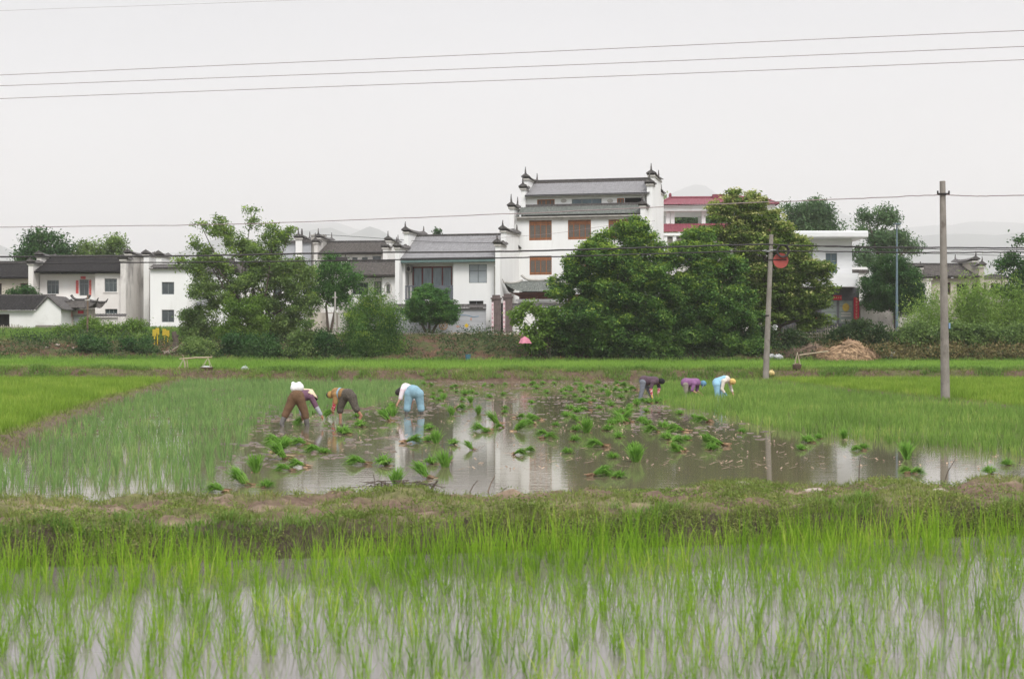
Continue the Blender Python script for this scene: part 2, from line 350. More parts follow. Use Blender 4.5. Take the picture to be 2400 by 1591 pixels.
def axis(segs):
    out = []
    for a, b, s in segs: out += list(np.arange(a, b, s))
    return np.array(out + [segs[-1][1]])
gx = axis([(-7500, -300, 600), (-300, -100, 20), (-100, -46, 2), (-46, -20, .4), (-20, -9, .2), (-9, 12, .11), (12, 20, .2), (20, 46, .4), (46, 100, 2), (100, 300, 20), (300, 7500, 600)])
gy = axis([(-40, 4, 4), (4, 13, .5), (13, 25, .08), (25, 45, .13), (45, 73.5, .22), (73.5, 79, .13), (79, 102, .6), (102, 118, .22), (118, 134, .7), (134, 200, 6), (200, 1200, 100), (1200, 9600, 600)])
X, Y = np.meshgrid(gx, gy); Z, Cc = HC(X, Y)
nx, ny = len(gx), len(gy); I = np.arange(nx * ny).reshape(ny, nx)
fq = np.stack([I[:-1, :-1], I[:-1, 1:], I[1:, 1:], I[1:, :-1]], -1).reshape(-1, 4)
m, n, b = newmat('land'); b.inputs['Roughness'].default_value = .95; b.inputs['Specular IOR Level'].default_value = .2
at = nn(n, 'ShaderNodeVertexColor', layer_name='cover'); tc = nn(n, 'ShaderNodeTexCoord')
nz = nn(n, 'ShaderNodeTexNoise'); nz.inputs['Scale'].default_value = 9; nz.inputs['Detail'].default_value = 7; nz.inputs['Roughness'].default_value = .75
n.links.new(tc.outputs['Object'], nz.inputs[0]); mr = nn(n, 'ShaderNodeMapRange'); mr.inputs[1].default_value = .3; mr.inputs[2].default_value = .7; mr.inputs[3].default_value = .55; mr.inputs[4].default_value = 1.5
n.links.new(nz.outputs[0], mr.inputs[0]); vm = nn(n, 'ShaderNodeVectorMath', operation='SCALE'); n.links.new(at.outputs[0], vm.inputs[0]); n.links.new(mr.outputs[0], vm.inputs['Scale']); n.links.new(vm.outputs[0], b.inputs['Base Color'])
bp = nn(n, 'ShaderNodeBump'); bp.inputs['Strength'].default_value = .6; bp.inputs['Distance'].default_value = .04; n.links.new(nz.outputs[0], bp.inputs['Height']); n.links.new(bp.outputs[0], b.inputs['Normal'])
ground = npmesh('ground', np.stack([X, Y, Z], -1), fq, m, smooth=True, attr=np.concatenate([Cc, np.ones(Cc.shape[:2] + (1,))], -1).reshape(-1, 4))
tag(ground, 'brown earth banks, muddy paddy beds and grassy ground', None, None, 'structure')
def ZG(x, y): return HC(np.asarray(x, float), np.asarray(y, float))[0]
def zg(x, y): return float(ZG(np.array([x]), np.array([y]))[0])

def water_mat(name, c, c2, bump, sc, dark=(.1, .08, .06)):
    m, n, b = newmat(name); b.inputs['IOR'].default_value = 1.33; b.inputs['Roughness'].default_value = .035; b.inputs['Specular IOR Level'].default_value = 1.0
    tc = nn(n, 'ShaderNodeTexCoord'); mp = nn(n, 'ShaderNodeMapping'); mp.inputs['Scale'].default_value = sc; n.links.new(tc.outputs['Object'], mp.inputs[0])
    nz = nn(n, 'ShaderNodeTexNoise'); nz.inputs['Scale'].default_value = 1; nz.inputs['Detail'].default_value = 4; n.links.new(mp.outputs[0], nz.inputs[0])
    n2 = nn(n, 'ShaderNodeTexNoise'); n2.inputs['Scale'].default_value = .5; n2.inputs['Detail'].default_value = 5; n.links.new(tc.outputs['Object'], n2.inputs[0])
    mx = nn(n, 'ShaderNodeMix', data_type='RGBA'); mx.inputs[6].default_value = (*c, 1); mx.inputs[7].default_value = (*c2, 1); n.links.new(n2.outputs[0], mx.inputs[0]); n.links.new(mx.outputs[2], b.inputs['Base Color'])
    bp = nn(n, 'ShaderNodeBump'); bp.inputs['Strength'].default_value = bump; bp.inputs['Distance'].default_value = .02; n.links.new(nz.outputs[0], bp.inputs['Height']); n.links.new(bp.outputs[0], b.inputs['Normal'])
    return m
wm1 = water_mat('muddy_water', (.19, .16, .105), (.13, .11, .07), .085, (1.6, 6.5, 1))
wm2 = water_mat('still_water', (.20, .18, .17), (.15, .13, .12), .02, (2, 3, 1))
mb = MB(); xs_ = [-60, -14, -10, -6, -2, 2, 6, 10, 14, 60]; mb.v = [(x_, float((yf(np.array([x_]))[0] + yb(np.array([x_]))[0]) / 2) + .3, 0) for x_ in xs_] + [(60, 76.5, 0), (-60, 76.5, 0)]; mb.f = [tuple(range(12))]
tag(mb.build('water', wm1), 'brown flooded paddy water between the earth banks', kind='structure')
mb = MB(); mb.add([(-60, -30, -.2), (60, -30, -.2), (60, 20, -.2), (-60, 20, -.2)], [(0, 1, 2, 3)])
# the near sheet ends inside the bank
mb.v = [(-60, -30, -.2), (60, -30, -.2), (60, 19.4, -.2), (12, 19.4, -.2), (0, 16.9, -.2), (-12, 14.3, -.2), (-60, 14.3, -.2)]; mb.f = [(0, 1, 2, 3, 4, 5, 6)]
tag(mb.build('water', wm2), 'still grey water of the nearest paddy', kind='structure')

# ---- hills far behind
def ridge(name, pts, D, depth, seed, col):
    xs = np.linspace(pts[0][0], pts[-1][0], 160); hz = np.interp(xs, [p[0] for p in pts], [CH + (CY - p[1]) * D / F for p in pts])
    wx = (xs - CX) * D / F; t = np.linspace(0, 1, 24)
    A, T = np.meshgrid(wx, t); Hh = np.tile(hz, (24, 1)) * np.sin(T * np.pi) ** .8
    Yv = D - depth * .5 + T * depth
    Hh = Hh * (.93 + .14 * fbm(A / 330 + seed, Yv / 330, seed)) + 1
    ii = np.arange(160 * 24).reshape(24, 160)
    f = np.stack([ii[:-1, :-1], ii[:-1, 1:], ii[1:, 1:], ii[1:, :-1]], -1).reshape(-1, 4)
    return tag(npmesh('hills', np.stack([A, Yv, Hh], -1), f, col, smooth=True), name, kind='structure')
M_hill = mk('wooded_hill', (.03, .065, .05), (.02, .045, .04), .006, .95)
ridge('hazy blue hill behind the village', [(-500, 560), (-200, 540), (-20, 562), (40, 585), (150, 615), (330, 640), (420, 600), (520, 560), (640, 580), (700, 540), (780, 524), (830, 545), (870, 526), (905, 545), (960, 590), (1200, 620), (1500, 600), (1800, 590), (1900, 560), (2060, 570), (2200, 555), (2330, 560), (2500, 545), (2900, 560)], 5600, 1500, 3, M_hill)
ridge('faint farther mountain ridge', [(-700, 600), (0, 600), (620, 590), (700, 530), (780, 520), (850, 545), (1000, 560), (1400, 560), (1560, 470), (1640, 440), (1720, 480), (1850, 520), (1960, 495), (2040, 545), (2250, 520), (2500, 530), (3000, 590)], 8600, 2000, 9, M_hill)

# ================================================================ rice and grass (uncountable)
def inpoly(px, py, poly):
    c = np.zeros(px.shape, bool); n = len(poly)
    for i in range(n):
        x1, y1 = poly[i]; x2, y2 = poly[(i + 1) % n]
        k = ((y1 > py) != (y2 > py)) & (px < (x2 - x1) * (py - y1) / ((y2 - y1) if y2 != y1 else 1e-9) + x1); c ^= k
    return c
def blades(pos, nb, h, hv, spread, w, lean, rs, root=.02):
    n = len(pos); N = n * nb; p = np.repeat(pos, nb, 0); cl = np.repeat(rs.uniform(.8, 1.2, n), nb)
    a = rs.uniform(0, 2 * np.pi, N); r = root * np.sqrt(rs.uniform(0, 1, N)); base = p + np.stack([np.cos(a) * r, np.sin(a) * r, np.zeros(N)], -1)
    hh = h * cl * (1 + hv * rs.uniform(-1, 1, N)); l = lean * rs.uniform(.1, 1, N)
    d = np.stack([np.cos(a), np.sin(a), np.zeros(N)], -1); ln = lean * .3
    top = base + d * (l * hh * spread)[:, None] + np.stack([rs.normal(0, ln * .3, N) * hh, rs.normal(0, ln * .3, N) * hh, hh * (1 - .25 * l)], -1)
    mid = base * .48 + top * .52; mid[:, 2] += .07 * hh; mid[:, :2] -= d[:, :2] * (l * hh * spread * .12)[:, None]
    b = rs.uniform(0, 2 * np.pi, N); s = np.stack([np.cos(b), np.sin(b), np.zeros(N)], -1) * (w * .5 * rs.uniform(.7, 1.3, N))[:, None]
    v = np.stack([base - s * .8, base + s * .8, mid + s, mid - s, top + s * .15, top - s * .15], 1).reshape(-1, 3)
    k = np.arange(N)[:, None] * 6
    f = np.stack([k + [[0, 1, 2, 3]], k + [[3, 2, 4, 5]]], 1).reshape(-1, 4)
    return v, f
def field(name, label, poly, dx, dy, rowdir, nb, h, w, mat, seed, spread=.5, lean=.8, hv=.3, jit=.25, drop=.05, z=None, root=.03, wide=.40, gap=0, kind='stuff'):
    rs = np.random.default_rng(seed); xs = [p[0] for p in poly]; ys = [p[1] for p in poly]
    L = max(max(xs) - min(xs), max(ys) - min(ys)) * 1.2; cx, cy = (min(xs) + max(xs)) / 2, (min(ys) + max(ys)) / 2
    u, v = np.meshgrid(np.arange(-L, L, dx), np.arange(-L, L, dy)); u = u.ravel() + rs.normal(0, jit * dx, u.size); v = v.ravel() + rs.normal(0, jit * dy, v.size)
    v = v + .0; u = u + .12 * np.sin(v * .5)
    c, s = math.cos(rowdir), math.sin(rowdir); x = cx + u * c + v * s; y = cy - u * s + v * c
    k = inpoly(x, y, poly) & (np.abs(x) < wide * y + 2.0) & (rs.uniform(0, 1, x.size) > drop)
    if gap: k &= (fbm(x * .9, y * .5, seed + 3) > gap) | (rs.uniform(0, 1, x.size) < .25)
    x, y = x[k], y[k]; zz = ZG(x, y) if z is None else np.full(x.shape, z)
    pos = np.stack([x, y, zz], -1); vv, ff = blades(pos, nb, h, hv, spread, w, lean, rs, root)
    print(name, len(x), len(ff)); return tag(npmesh(name, vv, ff, mat), label, 'rice' if 'rice' in name else 'grass', kind=kind)
def gp(px, py): q = G(px, py); return (q.x, q.y)

# nearest paddy
xs = np.linspace(-9, 10, 30)
front = [(-9, 5.5), (10, 5.5)] + [(x, float(yf(np.array([x]))[0]) + .15) for x in xs[::-1]]
field('rice', 'tall young rice standing in grey water nearest the camera', front, .29, .11, R(-15), 8, .28, .0060, L_rice, 1, spread=.8, lean=.6, hv=.4, jit=.2, drop=.15, z=-.24, root=.028, gap=.27)
edge = [(x, float(yf(np.array([x]))[0]) - 1.9) for x in xs] + [(x, float(yf(np.array([x]))[0]) + .32) for x in xs[::-1]]
field('rice', 'taller denser rice along the foot of the near bank', edge, .22, .15, R(-14), 7, .50, .0064, L_rice, 12, spread=.7, lean=.5, hv=.4, drop=.3, z=-.24, root=.03, gap=.38)
# planted halves of the muddy paddy
lp = [gp(p, q) for p, q in ((470, 1163), (520, 1110), (565, 1050), (600, 1005), (650, 985), (760, 972), (850, 958), (905, 940), (960, 915), (1000, 897))]
lpoly = [(-13, 19.5)] + [(-5, 19.6)] + lp + [(-17.3, 74.6), (-13.2, 46), (-10.1, 28.8), (-8.4, 19.6)]
lpoly = lp + [(-17.0, 74.6), (-13.0, 46), (-10.0, 28.8), (-8.2, 20.3)]
field('rice', 'freshly planted bluish green rice on the left of the muddy paddy', lpoly, .33, .21, R(-14), 7, .28, .010, L_riceb, 2, spread=.75, lean=.5, z=-.03, gap=.36, root=.03, jit=.3)
rp = [gp(p, q) for p, q in ((1525, 900), (1520, 925), (1560, 950), (1640, 965), (1700, 978), (1800, 1005), (1900, 1020), (2000, 1032), (2100, 1045), (2200, 1052), (2300, 1064), (2420, 1074), (2520, 1082))]
rpoly = rp + [(17.0, 30), (15.7, 44), (15.2, 50.8), (14.1, 58), (13.2, 74.2)]
field('rice', 'freshly planted bright green rice on the right of the muddy paddy', rpoly, .28, .20, R(-8), 8, .26, .011, L_riceg, 3, spread=.75, lean=.5, z=-.03, gap=.30, root=.03, jit=.3)
field('rice', 'dense yellowish rice beyond the left earth ridge', [(-10.6, 20), (-10.9, 28.8), (-13.9, 46), (-18.0, 74.6), (-34, 74.6), (-34, 20)], .2, .15, R(-20), 8, .33, .012, L_ricey, 4, spread=.7, lean=.5, z=-.03, root=.03)
field('rice', 'dense yellowish rice beyond the low right ridge', [(17.4, 34), (16.3, 44), (15.8, 50.8), (14.7, 58), (13.6, 74.6), (34, 74.6), (34, 34)], .2, .15, R(10), 8, .32, .013, L_ricey, 5, spread=.7, lean=.5, z=-.03, root=.03)
field('rice', 'vivid green rice in the raised strip below the village slope', [(-48, 78.0), (48, 78.0), (48, 103), (-48, 103)], .34, .30, R(5), 7, .30, .026, L_ricef, 6, spread=.6, lean=.5, root=.1)
# ragged grass on the banks
rs = np.random.default_rng(21)
def bankgrass(name, label, x, y, nb, h, w, mat, spread=1.0, lean=.9, rt=.06):
    z = ZG(x, y); vv, ff = blades(np.stack([x, y, z - .01], -1), nb, h, .5, spread, w, lean, rs, rt)
    return tag(npmesh(name, vv, ff, mat), label, 'grass', kind='stuff')
x = rs.uniform(-10, 11, 30000); t = rs.uniform(0, 1, 30000); y = yf(x) + .15 + t * (yb(x) - yf(x) - .2)
k = (fbm(x * 1.3, y * 1.3, 1) > .54) | (rs.uniform(0, 1, x.size) < .06); x, y = x[k][:5500], y[k][:5500]
bankgrass('grass', 'short creeping grass on the near earth bank', x, y, 6, .07, .009, L_weed)
x = rs.uniform(-10, 11, 1700); y = yf(x) + rs.uniform(.5, 1.1, x.size); k = fbm(x * 1.2, y, 48) > .47; x, y = x[k], y[k]; bankgrass('grass', 'green grass along the edge of the near bank', x, y, 8, .12, .008, L_grass)
x = rs.uniform(-32, 32, 12000); y = 75.0 + rs.uniform(0, 3, x.size); k = fbm(x * .9, y * .9, 44) > .54; x, y = x[k], y[k]
bankgrass('grass', 'tufted grass on the far earth bank', x, y, 6, .22, .025, L_grass, rt=.12)
x = rs.uniform(-32, 32, 5000); y = 75.0 + rs.uniform(0, 2.6, x.size); bankgrass('grass', 'dry brown weeds on the far earth bank', x, y, 5, .13, .025, L_weed, rt=.12)
for pl, nm in ((LB, 'left'), (RB, 'right')):
    xx, yy = [], []
    for (ax, ay), (bx, by) in zip(pl[:-1], pl[1:]):
        n_ = int(math.hypot(bx - ax, by - ay) * 26); t = rs.uniform(0, 1, n_); xx.append(ax + (bx - ax) * t + rs.normal(0, .25, n_)); yy.append(ay + (by - ay) * t + rs.normal(0, .2, n_))
    x, y = np.concatenate(xx), np.concatenate(yy); bankgrass('grass', 'sparse grass along the %s earth ridge' % nm, x, y, 5, .10, .012, L_weed, rt=.1)
x = rs.uniform(-52, -16, 26000); y = rs.uniform(111.5, 127, x.size); k = (x < -19) ; x, y = x[k], y[k]
bankgrass('grass', 'green meadow grass in front of the left houses', x, y, 5, .38, .05, L_grass, spread=.7, rt=.15)
x = rs.uniform(-52, 52, 4500); y = 102.6 + rs.uniform(0, 1.3, x.size); bankgrass('grass', 'ragged grass at the foot of the village slope', x, y, 6, .28, .035, L_grass, spread=.7, rt=.15)

# leafy undergrowth
def leafcloud(cs, sig, per, size, rs, up=.5, aspect=.5):
    n = len(cs) * per; c = np.repeat(cs, per, 0); sg = np.repeat(np.broadcast_to(sig, (len(cs), 3)), per, 0)
    p = c + rs.normal(0, 1, (n, 3)) * sg
    nrm = rs.normal(0, 1, (n, 3)); nrm[:, 2] += up * 2; nrm /= np.linalg.norm(nrm, axis=1)[:, None]
    a = rs.normal(0, 1, (n, 3)); t = np.cross(nrm, a); t /= np.linalg.norm(t, axis=1)[:, None]; b = np.cross(nrm, t)
    s = (size * rs.uniform(.6, 1.4, n))[:, None]; t = t * s * .5; b = b * s * .5 * aspect
    droop = nrm * s * .12
    v = np.stack([p - t - droop, p + b, p + t - droop, p - b], 1).reshape(-1, 3)
    return v, np.arange(n * 4).reshape(-1, 4)
def under(name, label, x, y, sig, per, size, mat, zo=.1, up=.5, cat='undergrowth'):
    z = ZG(x, y); v, f = leafcloud(np.stack([x, y, z + zo], -1), sig, per, size, rs, up)
    return tag(npmesh(name, v, f, mat), label, cat, kind='stuff')
n_ = 3400; x = rs.uniform(-48, 48, n_); y = rs.uniform(103.4, 115.5, n_); k = fbm(x * .45, y * .45, 61) > .46; under('undergrowth', 'dark leafy weeds and brambles covering the village slope', x[k], y[k], (.3, .3, .32), 24, .17, L_weedd, .28)
n_ = 3000; x = rs.uniform(-48, 48, n_); y = rs.uniform(103.6, 116, n_); k = fbm(x * .6, y * .6, 63) > .53; x, y = x[k], y[k]; under('undergrowth', 'olive and brownish low weeds on the village slope', x, y, (.28, .28, .14), 16, .14, L_slope, .12)
M_dry = leaf('withered_leaf', (.14, .085, .05), (.30, .19, .11), (.4, .2, .08), 1, .2)
n_ = 1500; x = rs.uniform(-48, 48, n_); y = rs.uniform(104, 116, n_); k = fbm(x * .5, y * .7, 77) > .55; under('undergrowth', 'withered brown leaves lying on the village slope', x[k], y[k], (.35, .35, .06), 16, .14, M_dry, .06)
n_ = 6000; x = rs.uniform(-9.5, 10, n_); t = rs.uniform(0, 1, n_); y = yf(x) + .35 + t * (yb(x) - yf(x) - .5); k = fbm(x * 1.4, y * 2.2, 88) > .55
under('undergrowth', 'small round-leaved weeds on the near bank', x[k], y[k], (.10, .10, .02), 20, .030, leaf('round_weed', (.09, .15, .03), (.23, .31, .07), (.36, .30, .12), 2, .3), .03)

n_ = 2600; x = rs.uniform(-9.5, 10, n_); y = yf(x) + .12 + rs.uniform(0, .75, n_); k = fbm(x * 1.7, y * 1.2, 98) > .46
under('undergrowth', 'matted weeds hanging over the dark face of the near bank', x[k], y[k], (.10, .06, .04), 20, .030, L_weed, .03)
x = rs.uniform(-9.5, 10, 2600); y = yf(x) + .1 + rs.uniform(0, .7, x.size); bankgrass('grass', 'thin grass growing on the face of the near bank', x, y, 5, .10, .007, L_weed)
# ================================================================ houses
class Fac:
    """a building frame: u runs along its front, v back into depth, z up from its base; measured from the photo on its own plane"""
    def __init__(s, name, label, cat, px, D, a, base, group=None):
        s.a = R(a); s.c, s.s = math.cos(s.a), math.sin(s.a); s.ox = (px - CX) * D / F; s.oy = D; s.b = base
        s.root = thing(name, label, cat, (s.ox, s.oy, base), -s.a, group)
    def uz(s, px, py, v=0.0):
        k = (px - CX) / F; U = (k * (s.oy + v * s.c) - s.ox - v * s.s) / (s.c + k * s.s); Y = s.oy - U * s.s + v * s.c
        return U, CH + (CY - py) / F * Y - s.b
    def u(s, px, v=0.0): return s.uz(px, 0, v)[0]
    def z(s, px, py, v=0.0): return s.uz(px, py, v)[1]
    def W(s, u, v, z): return Vector((s.ox + u * s.c + v * s.s, s.oy - u * s.s + v * s.c, s.b + z))

def wallbox(mb, u0, u1, v0, v1, z0, z1, holes=()):
    """a wall with real openings: its front plane cut into cells round the holes"""
    us = sorted({u0, u1, *[min(max(h[i], u0), u1) for h in holes for i in (0, 1)]}); zs = sorted({z0, z1, *[min(max(h[i], z0), z1) for h in holes for i in (2, 3)]})
    for a, b in zip(us[:-1], us[1:]):
        run = None
        for c, d in zip(zs[:-1], zs[1:]):
            mu, mz = (a + b) / 2, (c + d) / 2; inh = any(h[0] < mu < h[1] and h[2] < mz < h[3] for h in holes)
            if inh:
                if run: mb.box(a, b, v0, v1, *run); run = None
            else: run = (run[0] if run else c, d)
        if run: mb.box(a, b, v0, v1, *run)
def shell(f, name, mat, u0, u1, v1, z0, z1, holes=(), v0=0, th=.25, parent=None):
    mb = MB(); wallbox(mb, u0, u1, v0, v0 + th, z0, z1, holes)
    mb.box(u0, u0 + th, v0 + th, v1, z0, z1); mb.box(u1 - th, u1, v0 + th, v1, z0, z1); mb.box(u0 + th, u1 - th, v1 - th, v1, z0, z1)
    return mb.build(name, mat, parent or f.root)
def window(f, h, v=0.0, frame=M_alu, pane=M_glass, nu=2, nz=0, bar=.05, setb=.13, sill=None, name='window', topbar=None, label=None):
    u0, u1, z0, z1 = h; mb = MB(); y0, y1 = v + setb, v + setb + .06
    mb.box(u0, u1, y0, y1, z0, z0 + bar); mb.box(u0, u1, y0, y1, z1 - bar, z1)
    mb.box(u0, u0 + bar, y0, y1, z0 + bar, z1 - bar); mb.box(u1 - bar, u1, y0, y1, z0 + bar, z1 - bar)
    for i in range(1, nu):
        u = u0 + (u1 - u0) * i / nu; mb.box(u - bar / 2, u + bar / 2, y0 + .004, y1 - .004, z0 + bar, z1 - bar)
    for t in ([topbar] if topbar else [i / (nz + 1) for i in range(1, nz + 1)]):
        z = z0 + (z1 - z0) * t; mb.box(u0 + bar, u1 - bar, y0 + .008, y1 - .008, z - bar / 2, z + bar / 2)
    w = mb.build(name, frame, f.root)
    if label: w['label'] = label
    mb = MB(); mb.box(u0 + .01, u1 - .01, y0 + .03, y0 + .045, z0 + .01, z1 - .01); mb.build('pane', pane, w)
    mb = MB(); mb.box(u0 - .02, u1 + .02, y1 + .25, y1 + .3, z0 - .02, z1 + .02)
    if sill: mb2 = MB(); mb2.box(u0 - .08, u1 + .08, v - .08, v + .1, z0 - .1, z0 - .003); mb2.build('sill', sill, w)
    return w
def corr(u0, u1, pa, pb, per=.25, amp=.045, rows=10, step=.04, bend=0.0, lift=None):
    """tiled slope from the eave pa=(v,z) to the ridge pb, ribs running up it, courses stepped; lift(t) raises the ends"""
    n = max(8, int(round((u1 - u0) / per)) * 6); us = np.linspace(u0, u1, n + 1); vs = []
    ts = []
    for r in range(rows): ts += [r / rows, (r + .97) / rows]
    ts.append(1.0); off = [step, 0] * rows + [0]
    T = np.array(ts); O = np.array(off)
    ph = np.abs(np.sin((us - u0) / per * np.pi)) ** .7 * amp
    U, TT = np.meshgrid(us, T); OO = np.repeat(O[:, None], len(us), 1)
    V = pa[0] + (pb[0] - pa[0]) * TT; Zz = pa[1] + (pb[1] - pa[1]) * TT - bend * np.sin(TT * np.pi) + ph[None, :] + OO
    if lift is not None: Zz = Zz + lift(np.linspace(-1, 1, n + 1))[None, :] * (1 - TT * .6)
    v = np.stack([U, V, Zz], -1).reshape(-1, 3); i = np.arange(len(T) * (n + 1)).reshape(len(T), n + 1)
    f = np.stack([i[:-1, :-1], i[:-1, 1:], i[1:, 1:], i[1:, :-1]], -1).reshape(-1, 4)
    return v, f
def gable(f, u0, u1, ve, ze, vr, zr, vb=None, zb=None, mat=M_tile, per=.25, name='roof', ridge=M_cop, eave=None, rh=.22, rows=10, bend=.08, th=.1):
    """front slope (ve,ze)->(vr,zr), back slope to (vb,zb)"""
    vb = vb if vb is not None else 2 * vr - ve; zb = zb if zb is not None else ze
    v1, f1 = corr(u0, u1, (ve, ze), (vr, zr), per, rows=rows, bend=bend); v2, f2 = corr(u0, u1, (vb, zb), (vr, zr), per, rows=rows, bend=bend)
    # boards under the tiles
    q = np.array([(u0, ve + .02, ze - th), (u1, ve + .02, ze - th), (u1, vr, zr - th - bend), (u0, vr, zr - th - bend), (u0, vb - .02, zb - th), (u1, vb - .02, zb - th),
                  (u0, ve + .02, ze + .01), (u1, ve + .02, ze + .01), (u0, vr, zr - .02), (u1, vr, zr - .02), (u0, vb - .02, zb + .01), (u1, vb - .02, zb + .01)])
    fq = np.array([(0, 1, 2, 3), (3, 2, 5, 4), (0, 6, 7, 1), (4, 5, 11, 10), (0, 3, 8, 6), (3, 4, 10, 8), (1, 7, 9, 2), (2, 9, 11, 5)])
    v = np.concatenate([v1, v2, q]); ff = np.concatenate([f1, f2 + len(v1), fq + len(v1) + len(v2)])
    r = npmesh(name, v, ff, mat, f.root)
    mb = MB(); mb.box(u0 - .02, u1 + .02, vr - .09, vr + .09, zr - .03, zr + rh); mb.box(u0 - .04, u1 + .04, vr - .13, vr + .13, zr + rh - .05, zr + rh + .03)
    mb.build('roof_ridge', ridge, r)
    if eave: mb = MB(); mb.box(u0 + .03, u1 - .03, ve + .05, ve + .13, ze - th - .22, ze - th - .002); mb.build('eave_board', eave, r)
    return r
def finial(mb, u, v, z, dv, h=.5, s=1.0):
    """upswept horn at the end of a coping, pointing towards dv (-1 front, +1 back)"""
    pts = [Vector((u, v - dv * .30 * s, z)), Vector((u, v + dv * .02 * s, z + .06 * h)), Vector((u, v + dv * .22 * s, z + .28 * h)), Vector((u, v + dv * .27 * s, z + .62 * h)), Vector((u, v + dv * .22 * s, z + h))]
    mb.tube(pts, [.12 * s, .11 * s, .085 * s, .055 * s, .03 * s], 6)
def horse(f, u, steps, z0, th=.36, mat=M_white, cop=M_cop, finh=.55, label=None):
    """stepped horse-head gable wall: steps = [(v0, v1, ztop), ...]; caps with upswept ends"""
    mb = MB(); cb = MB(); wb = MB()
    for (a, b, z) in steps:
        mb.box(u - th / 2, u + th / 2, a, b, z0, z)
        wb.box(u - th / 2 - .09, u + th / 2 + .09, a - .12, b + .12, z, z + .16)
        n = 7; L = b - a + .36; pts = [(u, a - .18 + L * i / n, z + .16 + .16 * abs(2 * i / n - 1) ** 3) for i in range(n + 1)]
        cb.prism(pts, th + .42, .3); ze = z + .16 + .3
        finial(cb, u, a - .18 + .25, ze, -1, finh)
        finial(cb, u, b + .18 - .25, ze, 1, finh)
    w = mb.build('gable_wall', mat, f.root); wb.build('coping_band', M_corn, w); cb.build('coping', cop, w)
    if label: w['label'] = label
    return w
def strokes(mb, u, v, z, s, seed):
    """brush strokes of one written character, standing on the plane v"""
    r = random.Random(seed); t = s * .11
    for i in range(3): zz = z + s * (.3 * i - .3) + r.uniform(-.03, .03) * s; w = s * r.uniform(.25, .42); mb.box(u - w, u + w, v - .012, v - .003, zz - t / 2, zz + t / 2)
    for i in range(2): uu = u + s * r.uniform(-.25, .25); mb.box(uu - t / 2, uu + t / 2, v - .014, v - .005, z - s * .4, z + s * r.uniform(.2, .42))
def couplet(f, u0, u1, z0, z1, v, n, name='red_couplet', seed=1, horiz=False, label=None):
    mb = MB(); mb.box(u0, u1, v - .02, v, z0, z1); o = mb.build(name, M_red, f.root)
    if label: o['label'] = label
    mb = MB()
    for i in range(n):
        if horiz: strokes(mb, u0 + (u1 - u0) * (i + .5) / n, v - .02, (z0 + z1) / 2, min(z1 - z0, (u1 - u0) / n) * .8, seed * 31 + i)
        else: strokes(mb, (u0 + u1) / 2, v - .02, z0 + (z1 - z0) * (i + .5) / n, min(u1 - u0, (z1 - z0) / n) * .8, seed * 31 + i)
    mb.build('lettering', M_gold, o); return o
def hip_roof(f, u0, u1, v0, v1, ze, zr, mat, up=.5, inset=.6, name='roof', per=.22, ridge=M_cop, rise_end=.5):
    """small roof with upswept corners: eave rectangle, ridge inset from both ends"""
    n = int((u1 - u0) / per) * 6; us = np.linspace(-1, 1, n + 1); rows = 9; V = []; 
    um, hu = (u0 + u1) / 2, (u1 - u0) / 2; vm, hv = (v0 + v1) / 2, (v1 - v0) / 2
    vs, fs = [], []; base = 0
    for sgn in (-1, 1):
        T = np.linspace(0, 1, rows); U, TT = np.meshgrid(us, T); sc = 1 - TT * inset / hu
        x = um + U * hu * sc; y = vm + sgn * hv * (1 - TT); e = (1 - TT) ** 1.3
        z = ze + (zr - ze) * (TT ** 1.15) + up * np.abs(U) ** 5 * e + np.abs(np.sin(U * hu / per * np.pi)) ** .7 * .04
        y = y + sgn * .25 * np.abs(U) ** 5 * e; x = x + np.sign(U) * .25 * np.abs(U) ** 5 * e
        i = np.arange(rows * (n + 1)).reshape(rows, n + 1) + base; vs.append(np.stack([x, y, z], -1).reshape(-1, 3)); fs.append(np.stack([i[:-1, :-1], i[:-1, 1:], i[1:, 1:], i[1:, :-1]], -1).reshape(-1, 4)); base += rows * (n + 1)
    for sgn in (-1, 1):
        T = np.linspace(0, 1, rows); Wd = np.linspace(-1, 1, 13); Q, TT = np.meshgrid(Wd, T); e = (1 - TT) ** 1.3
        x = um + sgn * (hu - TT * inset) + sgn * .25 * np.abs(Q) ** 5 * e; y = vm + Q * hv * (1 - TT) + np.sign(Q) * .25 * np.abs(Q) ** 5 * e; z = ze + (zr - ze) * TT ** 1.15 + up * np.abs(Q) ** 5 * e
        i = np.arange(rows * 13).reshape(rows, 13) + base; vs.append(np.stack([x, y, z], -1).reshape(-1, 3)); fs.append(np.stack([i[:-1, :-1], i[:-1, 1:], i[1:, 1:], i[1:, :-1]], -1).reshape(-1, 4)); base += rows * 13
    r = npmesh(name, np.concatenate(vs), np.concatenate(fs), mat, f.root)
    mb = MB(); m = 9
    mb.tube([(um + (hu - inset) * (2 * i / m - 1) * 1.04, vm, zr + .08 + rise_end * abs(2 * i / m - 1) ** 4) for i in range(m + 1)], .12, 6)
    for su in (-1, 1):
        for sv in (-1, 1):
            pts = []
            for i in range(7):
                t = 1 - i / 6; e = (1 - t) ** 1.3; pts.append((um + su * (hu - t * inset) + su * .25 * e, vm + sv * hv * (1 - t) + sv * .25 * e, ze + (zr - ze) * t ** 1.15 + up * e + .06))
            pts.append((pts[-1][0] + su * .16, pts[-1][1] + sv * .1, pts[-1][2] + .28)); mb.tube(pts, [.1] * 7 + [.035], 6)
    mb.build('roof_ridge', ridge, r); return r

def H(f, a, b, c, d, v=0.0):
    """pixel rectangle (x0,y0,x1,y1) on the plane v -> (u0,u1,z0,z1)"""
    u0, z1 = f.uz(a, b, v); u1, z0 = f.uz(c, d, v); return (u0, u1, z0, z1)

